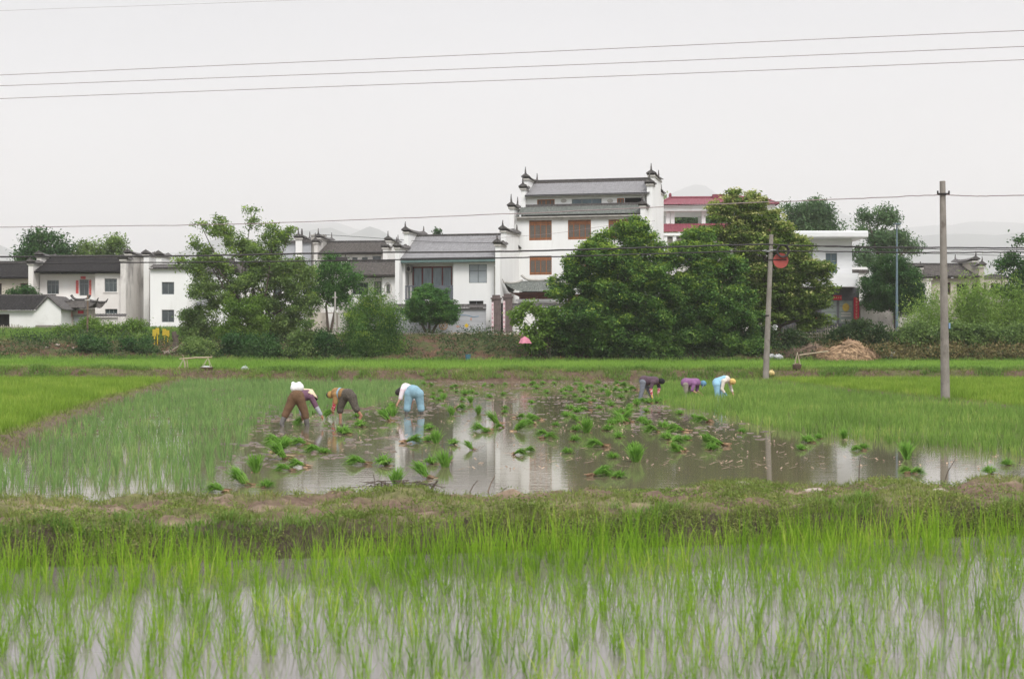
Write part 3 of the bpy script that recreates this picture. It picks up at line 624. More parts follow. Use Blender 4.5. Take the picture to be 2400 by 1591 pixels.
M_grille = mk('grey_brown_grille', (.20, .17, .14), (.14, .12, .10), 8, .6)
# ---- the tall white house in the middle
f = Fac('town_house', 'four-storey white house with dark upswept gable caps and orange lattice windows', 'house', 1201, 128, 13, 2.8)
U1 = f.u(1514); zt = f.z(1201, 511); ztr = f.z(1514, 511)
wins = [H(f, 1240, 517, 1293, 563), H(f, 1331, 516, 1385, 561), H(f, 1426, 515, 1478, 559), H(f, 1241, 600, 1293, 644), H(f, 1331, 600, 1385, 643), H(f, 1426, 599, 1478, 642), H(f, 1331, 690, 1385, 740), H(f, 1426, 690, 1478, 740)]
zt = max(zt, ztr)
shell(f, 'wall', M_white2, 0, U1, 9.5, 0, zt, wins)
for w in wins: 
    o = window(f, w, 0, M_wood, M_lat, 4, 0, .07, .06, None, topbar=.78)
    u0, u1, z0, z1 = w
    for a, b in ((z0 + .12, z0 + .22), (z0 + (z1 - z0) * .78 + .08, z1 - .12)):
        mb = MB(); mb.box(u0 + .08, u1 - .08, .07, .085, a, b); mb.build('carved_panel', M_wood, o)
    mb = MB()
    for i in range(4):
        uc = u0 + (u1 - u0) * (i + .5) / 4; hw = (u1 - u0) / 8 - .09
        for k in range(3): x = uc + hw * (k - 1) * .7; mb.box(x - .012, x + .012, .075, .09, z0 + .25, z0 + (z1 - z0) * .78 - .06)
        for k in range(7): zz = z0 + .3 + ((z1 - z0) * .78 - .45) * k / 6; mb.box(uc - hw, uc + hw, .078, .088, zz - .012, zz + .012)
    mb.build('grille', M_grille, o)
# skirt roof over the third storey
z_e = f.z(1205, 508, -.5); z_r = f.z(1210, 486, 1.7)
v, q = corr(f.u(1212), f.u(1508), (-.45, z_e + .06), (1.7, z_r), .24, rows=6); o = npmesh('skirt_roof', v, q, M_tilegg, f.root)
mb = MB(); a, b = f.u(1212), f.u(1508); mb.box(a, b, -.42, 1.7, z_e - .12, z_e - .02); mb.box(a + .02, b - .02, -.2, .0, z_e - .34, z_e - .121); mb.build('eave_board', M_corn, o)
mb = MB(); mb.box(a, b, 1.58, 1.76, z_r - .1, z_r + .2); mb.build('roof_ridge', M_cop, o)
# set-back top storey
vt = 1.8; ut0 = f.u(1233, vt); ut1 = f.u(1524, vt); zt2 = f.z(1233, 459, vt)
tw = [H(f, 1259, 468, 1300, 490, vt), H(f, 1340, 467, 1410, 490, vt), H(f, 1446, 465, 1463, 488, vt), H(f, 1464, 464, 1506, 489, vt)]
shell(f, 'wall', M_white2, ut0, ut1, 9.0, zt + .003, zt2 - .05, tw, vt, .22)
o = window(f, tw[0], vt, M_wood, M_lat, 4, 0, .09, .05); o = window(f, tw[1], vt, M_alu, M_glassb, 3, 0, .06, .08); window(f, tw[2], vt, M_wood, M_lat, 2, 0, .09, .05)
for px in (1321, 1430): u_, z_ = f.uz(px, 471, vt); mb = MB(); mb.ell((u_, vt - .02, z_), (.28, .05, .17), 12, 6); mb.build('wall_ornament', M_corn, f.root)
mb = MB(); mb.box(ut0, ut1, vt - .35, vt - .003, f.z(1233, 466, vt), zt2 - .04); mb.build('cornice', M_corn, f.root)
gable(f, ut0, ut1, vt - .6, f.z(1232, 459, vt - .6), vt + 3.3, f.z(1260, 431, vt + 3.3), mat=M_tileg, per=.22, rh=.3, th=.08)
horse(f, f.u(1228, vt), [(1.5, 2.6, f.z(1226, 446, 1.6)), (2.6, 7.4, f.z(1232, 424, 3)), (7.4, 9.1, f.z(1226, 446, 1.6))], zt, .4, M_white2, finh=.75)
horse(f, f.u(1524, vt), [(1.4, 2.6, f.z(1524, 436, 1.6)), (2.6, 7.6, f.z(1526, 416, 3)), (7.6, 9.6, f.z(1524, 440, 1.6))], 0, .5, M_white2, finh=.75)
horse(f, .05, [(-.55, 1.7, f.z(1203, 490, -.4))], zt - 1.0, .4, M_white2, finh=.85)
horse(f, f.u(1508), [(-.5, 1.3, f.z(1511, 487, -.4))], zt - 1.4, .4, M_white2, finh=.85)
FM = f
# ---- white two-storey house beside it
f = Fac('courtyard_house', 'white two-storey house with grey tiled roof and maroon framed glass doors', 'house', 940, 124, 14, 2.8)
U1 = f.u(1168); zt = f.z(940, 617); wins = [H(f, 966, 626, 1060, 700, .9), H(f, 1099, 620, 1141, 663), H(f, 1099, 705, 1133, 735)]
bal = H(f, 943, 618, 1062, 702)
bal = (bal[0] + .25, bal[1], bal[2], bal[3] - .02)
shell(f, 'wall', M_white2, 0, U1, 8.2, 0, zt, [bal] + wins[1:])
dw = H(f, 966, 625, 1060, 694, 1.1)
mb = MB(); wallbox(mb, bal[0] - .02, bal[1] + .02, 1.1, 1.3, bal[2] - .1, bal[3] + .1, [(dw[0], dw[1], bal[2] - .1, dw[3])]); mb.build('recess_wall', M_cream, f.root)
mb = MB(); mb.box(bal[0], bal[1], .25, 1.3, bal[2] - .2, bal[2] - .101); mb.build('balcony_floor', M_concp, f.root)
window(f, (dw[0], dw[1], bal[2] - .09, dw[3]), 1.1, M_woodm, M_curt, 4, 0, .14, .05, name='glass_door')
window(f, wins[1], 0, M_alu, M_blind, 2, 0, .06, .1, topbar=.66); window(f, wins[2], 0, M_alu, M_dark, 2, 0, .05, .1)
rz = f.z(945, 672); mb = MB(); mb.box(bal[0], bal[1], .03, .13, rz, rz + .1); mb.box(bal[0], bal[1], .03, .13, bal[2], bal[2] + .12)
for i in range(15): x = bal[0] + .05 + (bal[1] - bal[0] - .1) * i / 14; mb.box(x - .07, x + .07, .05, .11, bal[2] + .12, rz)
mb.box(f.u(1020), bal[1], .02, .14, bal[2], rz + .001); mb.build('balcony_railing', M_greyr, f.root)
a = H(f, 950, 622, 958, 638, .3); mb = MB(); mb.box(a[0], a[0] + .42, .55, 1.09, a[2], a[3] - .0); o = mb.build('air_conditioner', M_concp, f.root); mb = MB(); mb.ell((a[0] + .21, .55, (a[2] + a[3]) / 2), (.15, .03, .22), 12, 6); mb.build('fan_grille', M_dark, o)
gable(f, .12, U1 - .1, -.7, f.z(945, 607, -.7), 3.9, f.z(985, 555, 3.9), mat=M_tileg, per=.24, rh=.16, eave=mk('green_eave', (.13, .2, .19), rough=.6))
horse(f, -.02, [(-1.0, 1.4, f.z(932, 585, -.8)), (1.4, 6.4, f.z(946, 548, 1.4)), (6.4, 8.4, f.z(932, 585, -.8))], 0, .38, M_white2, finh=.6)
horse(f, U1 + .12, [(-.7, 1.2, f.z(1176, 577, -.6)), (1.2, 6.0, f.z(1180, 545, 1.2)), (6.0, 8.4, f.z(1176, 577, -.6))], 0, .42, M_white2, finh=.6)
mb = MB(); mb.box(U1 - .35, U1 - .22, -.12, -.002, 0, zt - .4); mb.tube([(U1 - .28, -.07, zt - .5), (U1 - .28, -.07, .2)], .05, 6); mb.build('drain_pipe', M_concp, f.root)
FC = f
# ---- older houses behind, centre left
f = Fac('farmhouse', 'old grey-walled house with long tiled roof and white gable at its right end', 'house', 735, 150, 6, 2.9)
zt = f.z(760, 597); U1 = f.u(905); w = [H(f, 825, 603, 838, 611), H(f, 848, 603, 862, 611), H(f, 873, 600, 893, 611)]
shell(f, 'wall', M_greyw, 0, U1, 8, 0, zt, w)
for x in w: window(f, x, 0, M_alu, M_glass, 1)
gable(f, .6, U1 - .3, -.5, f.z(750, 594, -.5), 3.8, f.z(780, 570, 3.8), mat=M_tile2, per=.28)
horse(f, U1, [(-.5, 1.2, f.z(898, 584, -.4)), (1.2, 6.6, f.z(903, 567, 1)), (6.6, 8.2, f.z(898, 584, -.4))], 0, .5, M_white, finh=.7)
horse(f, .3, [(-.3, 1.0, f.z(750, 572, 0)), (1.0, 6.8, f.z(750, 561, 1))], 0, .4, M_greyw, finh=.7)
mb = MB(); a = f.uz(729, 600, 2); mb.box(a[0], a[0] + 1.3, 2, 3.2, 2, f.z(735, 553, 2)); mb.box(a[0] - .1, a[0] + 1.4, 1.9, 3.3, f.z(735, 553, 2), f.z(735, 550, 2)); mb.build('chimney', M_corn, f.root)
f = Fac('outbuilding', 'low pale grey building with small capped turret behind the big left tree', 'building', 664, 152, 4, 2.9)
U1 = f.u(729); shell(f, 'wall', M_brickl, 0, U1, 6, 0, f.z(680, 569)); mb = MB(); mb.box(-.2, U1 + .2, -.3, 6.3, f.z(680, 569), f.z(680, 564)); mb.build('roof', M_cop, f.root)
horse(f, f.u(702), [(-.35, 1.2, f.z(702, 562, 0)), (1.2, 5, f.z(702, 562, 0) + .0)], 0, .7, M_white, finh=.8)
f = Fac('farmhouse', 'low two-storey house with brown tiled roof, shield-shaped opening and balcony balusters', 'house', 760, 134, 5, 2.8)
zt = f.z(850, 650); U1 = f.u(940); ub = f.u(896)
w = [H(f, 826, 662, 863, 690, 1.3), H(f, 877, 660, 893, 698, 1.3)]
lower = [H(f, 770, 722, 800, 760), H(f, 812, 730, 826, 748)]
mb = MB(); wallbox(mb, f.u(818), ub, 1.3, 1.5, f.z(850, 712), zt, w); wallbox(mb, ub, U1, 0, .25, f.z(850, 712), zt, [H(f, 905, 666, 914, 688)]); mb.box(0, f.u(818), 0, .25, 0, zt)
mb.box(f.u(818), U1, 1.7, 1.9, 0, f.z(850, 712) - .2); mb.box(f.u(818), U1, 7.7, 7.9, 0, zt); mb.box(0, .25, .25, 7.9, 0, zt); mb.box(U1 - .25, U1, .25, 7.9, 0, zt); mb.build('wall', M_white, f.root)
window(f, w[0], 1.3, M_alu, M_glass, 3, 0, .06, topbar=.55); window(f, w[1], 1.3, M_greyr, M_concp, 2, 0, .08, .04, name='door', topbar=.6)
a = H(f, 902, 664, 916, 690); mb = MB(); c, e = (a[0] + a[1]) / 2, (a[2] + a[3]) / 2; mb.tube([(c + .33 * math.cos(t), -.03, e + .6 * math.sin(t)) for t in np.linspace(0, 2 * math.pi, 13)], .05, 5, False); mb.build('opening_frame', M_corn, f.root)
mb = MB(); z0 = f.z(850, 714); mb.box(f.u(800), U1, -.5, 1.6, z0 - .25, z0); mb.build('balcony_floor', M_concp, f.root)
zr_ = f.z(880, 692, -.4); mb = MB(); mb.box(f.u(800), U1, -.48, -.3, zr_ - .1, zr_)
for i in range(28):
    x = f.u(802) + (U1 - f.u(802)) * (i + .5) / 28; mb.tube([(x, -.39, z0), (x, -.39, z0 + .25), (x, -.39, zr_ - .1)], [.04, .1, .04], 6)
o = mb.build('balcony_railing', M_white, f.root)
gable(f, f.u(800), U1 + .1, -.6, f.z(880, 646, -.6), 3.6, f.z(880, 616, 3.6), mat=M_tile2, per=.30)
mb = MB(); wallbox(mb, f.u(724), f.u(822), -1.2, -.95, 0, f.z(760, 733), [H(f, 764, 735, 782, 768, -1.2)]); mb.build('yard_wall', M_oldpl, f.root)
mb = MB(); a = H(f, 793, 716, 811, 772, -1.4); mb.box(a[0], a[1], -1.5, -.8, 0, a[3]); mb.box(a[0] - .08, a[1] + .08, -1.58, -.72, a[3], a[3] + .12); mb.build('gate_pillar', M_concp, f.root)

# ---- left houses
f = Fac('farmhouse', 'white two-storey house with red couplets round its door and stained right gable', 'house', 78, 133, 0, 2.8)
U1 = f.u(297); um = f.u(223); zt = f.z(150, 641)
w = [H(f, 110, 657, 138, 689, .9), H(f, 186, 655, 208, 693, .9)]; w2 = [H(f, 245, 653, 274, 684), H(f, 246, 724, 275, 735)]
mb = MB(); wallbox(mb, .3, um, .9, 1.15, 0, zt, w); wallbox(mb, um, U1, 0, .25, 0, zt, w2); mb.box(um, um + .25, .25, .9, 0, zt); mb.build('wall', M_cream, f.root, )
mb = MB(); mb.box(U1 - .3, U1, .25, 8, 0, zt); mb.box(.3, U1 - .3, 7.7, 8, 0, zt); mb.build('side_wall', M_greyw, f.root)
window(f, w[0], .9, M_alu, M_glass, 3, 0, .05, topbar=.7); window(f, w[1], .9, M_alu, M_glass, 2, 0, .06, topbar=.72, name='balcony_door'); window(f, w2[0], 0, M_alu, M_glass, 3, 0, .05, sill=M_cream, topbar=.68); window(f, w2[1], 0, M_alu, M_glass, 3)
for a, n_, s_, hz in (((178, 657, 184, 688), 7, 3, 0), ((209, 656, 214, 692), 7, 4, 0), ((189, 648, 201, 654), 4, 5, 1)):
    q = H(f, *a, .9); couplet(f, *q, .9, n_, seed=s_, horiz=hz)
gable(f, .15, f.u(287), -.5, f.z(100, 637, -.5), 4.0, f.z(110, 604, 4.0), mat=M_tile, per=.26)
horse(f, .0, [(-.7, 1.6, f.z(76, 621, -.6)), (1.6, 6.2, f.z(88, 604, 1.6)), (6.2, 8.2, f.z(76, 621, -.6))], 0, .45, M_cream, finh=.25)
horse(f, f.u(292), [(-.5, 1.2, f.z(292, 612, -.5)), (1.2, 6.6, f.z(297, 599, 1.2)), (6.6, 8.4, f.z(292, 612, -.5))], 0, .5, M_greyw, finh=.25, label='grey weather-stained gable wall')
mb = MB(); mb.box(.3, um, .2, .9, f.z(150, 712), f.z(150, 696)); mb.build('balcony', M_white, f.root)
mb = MB(); mb.box(um + .003, f.u(297), -3.2, -2.9, 0, f.z(250, 744, -3)); o = mb.build('yard_wall', M_cream, f.root)
v, q = corr(um, f.u(298, -3), (-3.45, f.z(250, 744, -3)), (-3.05, f.z(250, 736, -3)), .25, rows=2); npmesh('coping', v, q, M_cop, o)
f = Fac('farmhouse', 'old house at the left edge with black tiled roof and tan wall', 'house', -60, 136, 0, 2.8)
U1 = f.u(77); zt = f.z(30, 652); w = [H(f, 47, 664, 76, 690), H(f, -12, 664, 4, 700)]
shell(f, 'wall', M_oldpl, 0, U1, 8, 0, zt, w)
for x in w: window(f, x, 0, M_woodr, M_dark, 2)
gable(f, -.2, U1, -.6, f.z(30, 651, -.6), 3.8, f.z(30, 618, 3.8), mat=M_tile, per=.26)
f = Fac('garden_shed', 'small white shed with black tiled roof and dark doorway at the left edge', 'shed', -30, 124, 0, 2.6)
ug = f.u(112); U1 = f.u(143); zt = f.z(50, 728); w = [H(f, -20, 736, 22, 776)]
mb = MB(); wallbox(mb, 0, f.u(84), 0, .2, 0, zt, w); vv, vr = 0, 2.2
# gable end facing the camera at an angle: a pentagon wall
f2u = f.u(84); a, b_ = f.uz(113, 696, .0), f.uz(143, 724, .0)
mb.add([(f2u, 0, 0), (U1, 0, 0), (U1, 0, b_[1]), (a[0], 0, a[1]), (f2u, 0, zt), (f2u, .2, 0), (U1, .2, 0), (U1, .2, b_[1]), (a[0], .2, a[1]), (f2u, .2, zt)], [(0, 1, 2, 3, 4), (9, 8, 7, 6, 5), (0, 5, 6, 1), (1, 6, 7, 2), (2, 7, 8, 3), (3, 8, 9, 4), (4, 9, 5, 0)])
mb.box(U1 - .2, U1, .2, 5, 0, b_[1]); mb.box(0, U1 - .2, 4.8, 5, 0, b_[1]); mb.build('wall', M_white, f.root)
v, q = corr(-.6, f.u(108), (-.45, f.z(40, 729, -.45)), (2.4, f.z(60, 693, 2.4)), .25, rows=8); 
v[:, 0] -= (v[:, 0] > f.u(80)) * (1 - (v[:, 1] + .45) / 2.85) * (v[:, 0] - f.u(80)) * .95
mb = MB(); mb.box(.25, f2u - .1, .7, .75, 0, zt - .05); mb.build('shade_panel', M_dark, f.root)  # dark panel put in for the shade inside the doorway
o = npmesh('roof', v, q, M_tile, f.root)
mb = MB(); mb.box(-.6, f.u(110), 2.3, 2.5, f.z(60, 693, 2.4), f.z(60, 690, 2.4)); mb.tube([(a[0], -.15, a[1] + .08), (b_[0] + .2, -.15, b_[1] - .02)], .1, 5); mb.tube([(a[0], -.15, a[1] + .08), (f2u, -.15, zt + .1)], .1, 5)
mb.add([(a[0], -.2, a[1] + .06), (b_[0] + .35, -.2, b_[1] - .1), (b_[0] + .35, 5, b_[1] - .1), (a[0], 5, a[1] + .06), (a[0], -.2, a[1] + .16), (b_[0] + .35, -.2, b_[1]), (b_[0] + .35, 5, b_[1]), (a[0], 5, a[1] + .16)], [(3, 2, 1, 0), (4, 5, 6, 7), (0, 1, 5, 4), (1, 2, 6, 5), (2, 3, 7, 6), (3, 0, 4, 7)]); mb.build('roof_ridge', M_cop, o)
mb = MB(); mb.box(f2u - .02, U1 + .02, -.03, -.003, 0, f.z(100, 762)); mb.build('plinth', M_conc, f.root)

f = Fac('farmyard_gate', 'tiled gateway with upswept corners and red papers before the white farmhouse', 'gate', 157, 127, 0, 2.7)
U1 = f.u(216); zt = f.z(180, 724); mb = MB()
for x in (0, U1 - .5): mb.box(x, x + .5, 0, .9, 0, zt)
mb.box(.5, U1 - .5, .1, .8, f.z(180, 738), zt); mb.build('gate_frame', M_oldpl, f.root)
mb = MB(); mb.box(.5, U1 / 2 - .01, .35, .43, 0, f.z(180, 738)); mb.box(U1 / 2 + .01, U1 - .5, .35, .43, 0, f.z(180, 738)); mb.build('gate_door', M_brickl, f.root)
mb = MB(); u_, z_ = f.uz(165, 736, -.02)
mb.box(u_ - .15, u_ + .15, -.03, -.003, z_ - .25, z_ + .25); q = H(f, 182, 728, 195, 735); mb.box(q[0], q[1], .07, .097, q[2], q[3]); mb.build('red_paper', M_red, f.root)
hip_roof(f, f.u(143), f.u(228), -.7, 1.6, f.z(180, 722), f.z(180, 704), M_tile2, .55, .8, rise_end=.4)
f2 = f
mb = MB(); mb.box(f.u(138), -.0, .3, .55, 0, f.z(150, 741)); mb.box(f.u(138) - .05, .0, .2, .65, f.z(150, 741), f.z(150, 735)); mb.build('side_wall', M_cream, f.root)

f = Fac('white_house', 'plain white two-storey house with flat dark-capped roof and square dark windows', 'house', 352, 131, 0, 2.75)
U1 = f.u(462); zt = f.z(380, 630); w = [H(f, 379, 661, 408, 690), H(f, 379, 726, 408, 755)]
shell(f, 'wall', M_white2, 0, U1, 8, 0, zt, w)
for x in w: window(f, x, 0, M_alu, M_glass, 2, 0, .05)
v, q = corr(-.05, U1, (-.35, zt + .02), (1.2, f.z(380, 621, 1.2)), .25, rows=4); o = npmesh('roof', v, q, M_cop, f.root)
mb = MB(); mb.box(-.05, U1, -.33, 1.2, zt - .04, zt + .019); mb.box(-.05, U1, 1.1, 1.3, zt, f.z(380, 619, 1.2)); mb.build('eave_board', M_cop, o)
horse(f, f.u(372, 3), [(3.0, 6.5, f.z(372, 603, 3))], 0, .5, M_white, finh=.2)
horse(f, f.u(347, 4) - .3, [(4.5, 7.5, f.z(347, 600, 4))], 0, .5, M_white, finh=.2)
f = Fac('white_house', 'white house with grey banded cornices half hidden behind the big left tree', 'house', 462, 129, 0, 2.75)
U1 = f.u(532); zt = f.z(480, 700); w = [H(f, 500, 640, 520, 665)]
shell(f, 'wall', M_white2, 0, U1, 8, 0, f.z(480, 640), [])
mb = MB()
for y0, y1 in ((676, 682), (690, 697), (707, 716)): mb.box(0.02, f.u(502), -.3, -.003, f.z(480, y1), f.z(480, y0))
mb.build('cornice', M_brickg, f.root); gable(f, 0, U1, -.3, f.z(480, 640), 3.5, f.z(480, 612, 3.5), mat=M_cop, per=.25)
f = Fac('low_building', 'long low white building seen through gaps of the big left tree', 'building', 532, 136, 0, 2.75)
U1 = f.u(700); shell(f, 'wall', M_white, 0, U1, 7, 0, f.z(600, 650), [H(f, 640, 675, 660, 705)]); window(f, H(f, 640, 675, 660, 705), 0, M_alu, M_glass, 2)
gable(f, -.1, U1 + .1, -.5, f.z(600, 648, -.5), 3.4, f.z(600, 620, 3.4), mat=M_tile2, per=.28)

# ---- red roofed villa
f = Fac('villa', 'villa with maroon red tiled roofs and open columned terrace', 'house', 1552, 150, 4, 2.9)
U1 = f.u(1812); z1_, z2_ = f.z(1600, 487), f.z(1600, 527)
for px in (1566, 1577, 1650, 1715, 1770, 1800):
    for vv_ in (.6, 6.6): u_ = f.u(px); mb = MB(); mb.box(u_ - .2, u_ + .2, vv_, vv_ + .4, z2_, z1_ - .352); mb.build('column', M_white2, f.root)
mb = MB(); mb.box(-.2, U1 + .2, -.2, 7.8, z1_, z1_ + .25); mb.box(-.1, U1 + .1, -.1, 7.7, z1_ - .35, z1_ - .003); mb.build('roof_slab', M_white2, f.root)
def hiproof2(f, u0, u1, v0, v1, ze, zr, ins, mat, nm='roof'):
    A = []; um = (v0 + v1) / 2; L = u1 - u0
    n = int(L / .3) * 6; us = np.linspace(0, 1, n + 1); T = np.linspace(0, 1, 9); vs, fs, b = [], [], 0
    for sg in (0, 1):
        Uq, TT = np.meshgrid(us, T); x = u0 + ins * TT + (L - 2 * ins * TT) * Uq; y = (v0 + (um - v0) * TT) if sg == 0 else (v1 + (um - v1) * TT)
        z = ze + (zr - ze) * TT + .06 * np.abs(np.sin(Uq * L / .3 * np.pi)) ** .7; i = np.arange(9 * (n + 1)).reshape(9, n + 1) + b
        vs.append(np.stack([x, y, z], -1).reshape(-1, 3)); fs.append(np.stack([i[:-1, :-1], i[:-1, 1:], i[1:, 1:], i[1:, :-1]], -1).reshape(-1, 4)); b += 9 * (n + 1)
    for e, s in ((u0, 1), (u1, -1)):
        vs.append(np.array([(e, v0, ze), (e, v1, ze), (e + s * ins, um, zr), (e + s * ins, um + .01, zr)])); fs.append(np.array([[b, b + 1, b + 3, b + 2]])); b += 4
    r = npmesh(nm, np.concatenate(vs), np.concatenate(fs), mat, f.root); mb = MB()
    mb.tube([(u0 + ins, um, zr + .08), (u1 - ins, um, zr + .08)], .14, 6)
    for e, s in ((u0, 1), (u1, -1)):
        mb.tube([(e + s * ins, um, zr + .08), (e, v0, ze + .08)], .12, 6); mb.tube([(e + s * ins, um, zr + .08), (e, v1, ze + .08)], .12, 6); mb.ell((e + s * ins, um, zr + .3), (.16, .16, .3), 8, 6)
    mb.build('roof_ridge', mat, r); return r
hiproof2(f, -.5, U1 + .5, -.6, 8.2, z1_ + .26, f.z(1600, 465, 3.8), 1.5, M_tiler)
mb = MB(); q = H(f, 1670, 456, 1699, 470, 3.4); mb.box(q[0], q[1], 3.2, 4.4, q[2], q[3]); mb.build('chimney', M_tiler, f.root)
v, q = corr(-.3, U1 + .3, (-1.3, f.z(1600, 545, -1.3)), (.6, f.z(1600, 525, .6)), .3, rows=6); npmesh('lower_roof', v, q, M_tiler, f.root)
mb = MB(); mb.box(-.3, U1 + .3, -1.25, 7.8, f.z(1600, 552, -1.3), f.z(1600, 546, -1.3)); mb.build('floor_slab', M_white2, f.root)
shell(f, 'wall', M_greyw, 0, U1, 7.8, 0, f.z(1600, 553, -1.3) - .1, [H(f, 1590, 565, 1620, 620)], .8); window(f, H(f, 1590, 565, 1620, 620), .8, M_alu, M_glass, 3)
for px in (1560, 1581, 1640): u_ = f.u(px, -1); mb = MB(); mb.box(u_ - .18, u_ + .18, -1.1, -.75, 0, f.z(1600, 552, -1.3) - .002); mb.build('column', M_white2, f.root)

# ---- white flat-roofed house on the right
f = Fac('flat_roofed_house', 'white tiled house with overhanging flat roof, red couplets and glazed door', 'house', 1868, 122, 0, 2.8)
U1 = f.u(1997); zs0, zs1 = f.z(1950, 557, -1.6), f.z(1950, 541, -1.6)
w = [H(f, 1935, 593, 1962, 640), H(f, 1880, 593, 1905, 640)]; zb0, zb1 = f.z(1950, 672, -1.5), f.z(1950, 640, -1.5)
d1 = H(f, 1966, 704, 1999, 758, .0); d2 = H(f, 1925, 704, 1962, 758, 0)
M_wt = mk('white_wall_tile', (.80, .80, .80), (.72, .72, .73), 1, .5, stretch=(1, 1, 6))
shell(f, 'wall', M_wt, 0, U1, 8, zb0, zs0 - .002, w)
for x in w: window(f, x, 0, M_alu, M_glassb, 2, 0, .06, topbar=.6)
mb = MB(); mb.box(-.6, f.u(2036, -1.6), -1.6, 9, zs0, zs1); o = mb.build('roof_slab', M_wt, f.root); bv = o.modifiers.new('b', 'BEVEL'); bv.width = .12; bv.segments = 2
mb = MB(); mb.box(-.6, f.u(2012, -1.5), -1.5, -1.35, zb0, zb1); mb.box(-.6, f.u(2012, -1.5), -1.35, -.003, zb0, zb0 + .2); mb.build('balcony', M_wt, f.root)
mb = MB(); wallbox(mb, 0, f.u(2014), 0, .2, 0, zb0 - .003, [d1, d2]); mb.box(0, .2, .2, 8, 0, zb0 - .003); mb.box(f.u(2014) - .2, f.u(2014), .2, 8, 0, zb0 - .003); mb.build('ground_floor_wall', mk('dark_ground_floor', (.10, .10, .11), (.07, .07, .08), 3, .7), f.root)
for d in (d1, d2):
    o = window(f, d, 0, M_alu, mk('green_grey_pane', (.26, .30, .27), (.2, .24, .21), 2, .3), 1, 3, .08, .03, name='door')
u_, z_ = (d1[0] + d1[1]) / 2, d1[2] + (d1[3] - d1[2]) * .7; mb = MB(); mb.ell((u_, .0, z_), (.3, .03, .36), 12, 6); mb.build('door_medallion', mk('gold_medallion', (.5, .38, .05), (.4, .25, .04), 6, .5), o)
mb = MB()
for t in (.1, .3, .42): zz = d1[2] + (d1[3] - d1[2]) * t; mb.box(d1[0] + .2, d1[1] - .2, -.0, .028, zz, zz + .12)
mb.build('poster', M_concp, o)
couplet(f, *H(f, 2001, 697, 2014, 761, -.05), -.02, 9, seed=9); couplet(f, *H(f, 1953, 692, 1973, 703, -.05), -.02, 4, seed=10, horiz=True)
o = couplet(f, *H(f, 1911, 738, 1927, 762, -1.0), -1.0, 1, seed=11, name='red_banner')
f2 = Fac('lean_to', 'long low pale outbuilding right of the white tiled house', 'building', 2016, 123, 0, 2.8)
mb = MB(); U2 = f2.u(2160); mb.box(0, U2, 0, 5, 0, f2.z(2080, 712)); mb.build('wall', M_greyw, f2.root); mb = MB(); mb.box(-.1, U2 + .2, -.4, 5.2, f2.z(2080, 712) + .002, f2.z(2080, 706)); mb.build('roof_slab', M_concp, f2.root)
f = Fac('farmhouse', 'small white block with brown patterned band behind the tiled house', 'building', 1992, 140, 0, 2.9)
U1 = f.u(2036); shell(f, 'wall', M_white, 0, U1, 5, 0, f.z(2010, 626)); mb = MB(); mb.box(0, U1, -.15, -.003, f.z(2010, 640), f.z(2010, 632)); mb.build('patterned_band', M_tile2, f.root)

# ---- old tan house at the far right
f = Fac('farmhouse', 'old tan plastered house with black roof, open dark windows and stepped gables', 'house', 2166, 134, -4, 2.85)
U1 = f.u(2290); U2 = f.u(2362); zt = f.z(2220, 652)
w = [H(f, 2214, 662, 2228, 690), H(f, 2242, 665, 2268, 690), H(f, 2278, 664, 2294, 700), H(f, 2302, 662, 2312, 692), H(f, 2322, 664, 2345, 690)]
w = [x for x in w]
shell(f, 'wall', M_oldpl, 0, U2, 8, 0, zt, w)
for x in w: window(f, x, 0, M_woodr, M_dark, 2, 0, .05, .18)
gable(f, -.5, U1 + .2, -.6, f.z(2220, 648, -.6), 3.8, f.z(2220, 623, 3.8), mat=M_tile2, per=.28)
horse(f, -.1, [(-1.4, .9, f.z(2168, 657, -1)), (.9, 6, f.z(2175, 632, 1))], 0, .5, M_greyw, finh=.3)
horse(f, U1 + .3, [(-.3, 1.2, f.z(2293, 628, 0)), (1.2, 6.0, f.z(2290, 615, 1))], zt - 1, .5, M_oldpl, finh=.6)
mb = MB(); n_ = 12
for i in range(n_):
    a, b_ = U1 + .5 + (U2 - U1 - .4) * i / n_, U1 + .5 + (U2 - U1 - .4) * (i + 1) / n_; z_ = zt + .15 + .25 * math.sin(math.pi * (i + .5) / n_); mb.box(a, b_, -.15, .4, zt, z_); 
mb.build('parapet', M_cop, f.root)

# ---- courtyard walls, gate pillars, pavilion
def cwall(label, px0, px1, D, ytop, base, mat, a=0, nm='courtyard_wall'):
    f = Fac(nm, label, 'wall', px0, D, a, base); U = f.u(px1); z = f.z((px0 + px1) / 2, ytop)
    mb = MB(); mb.box(0, U, 0, .3, -.5, z); mb.build('wall', mat, f.root)
    v1, q1 = corr(-.02, U + .02, (-.25, z + .05), (.15, z + .3), .24, rows=2); v2, q2 = corr(-.02, U + .02, (.55, z + .05), (.15, z + .3), .24, rows=2)
    npmesh('coping', np.concatenate([v1, v2]), np.concatenate([q1, q2 + len(v1)]), M_cop, f.root)
    mb = MB(); mb.box(-.02, U + .02, -.2, .5, z + .001, z + .07); mb.box(-.02, U + .02, .06, .24, z + .28, z + .42); mb.build('coping_ridge', M_cop, f.root); return f
f = cwall('painted grey-blue courtyard wall with coloured drawings behind the round clipped tree', 925, 1139, 120.5, 724, 2.6, M_brickl)
mb = MB(); u_, z_ = f.uz(1039, 763); mb.tube([(u_ + .33 * math.cos(t), -.012, z_ + .33 * math.sin(t)) for t in np.linspace(0, 2 * math.pi, 17)], .04, 5, False)
for t in range(4): c, s = math.cos(t * .785), math.sin(t * .785); mb.tube([(u_ - .3 * c, -.012, z_ - .3 * s), (u_ + .3 * c, -.012, z_ + .3 * s)], .02, 4)
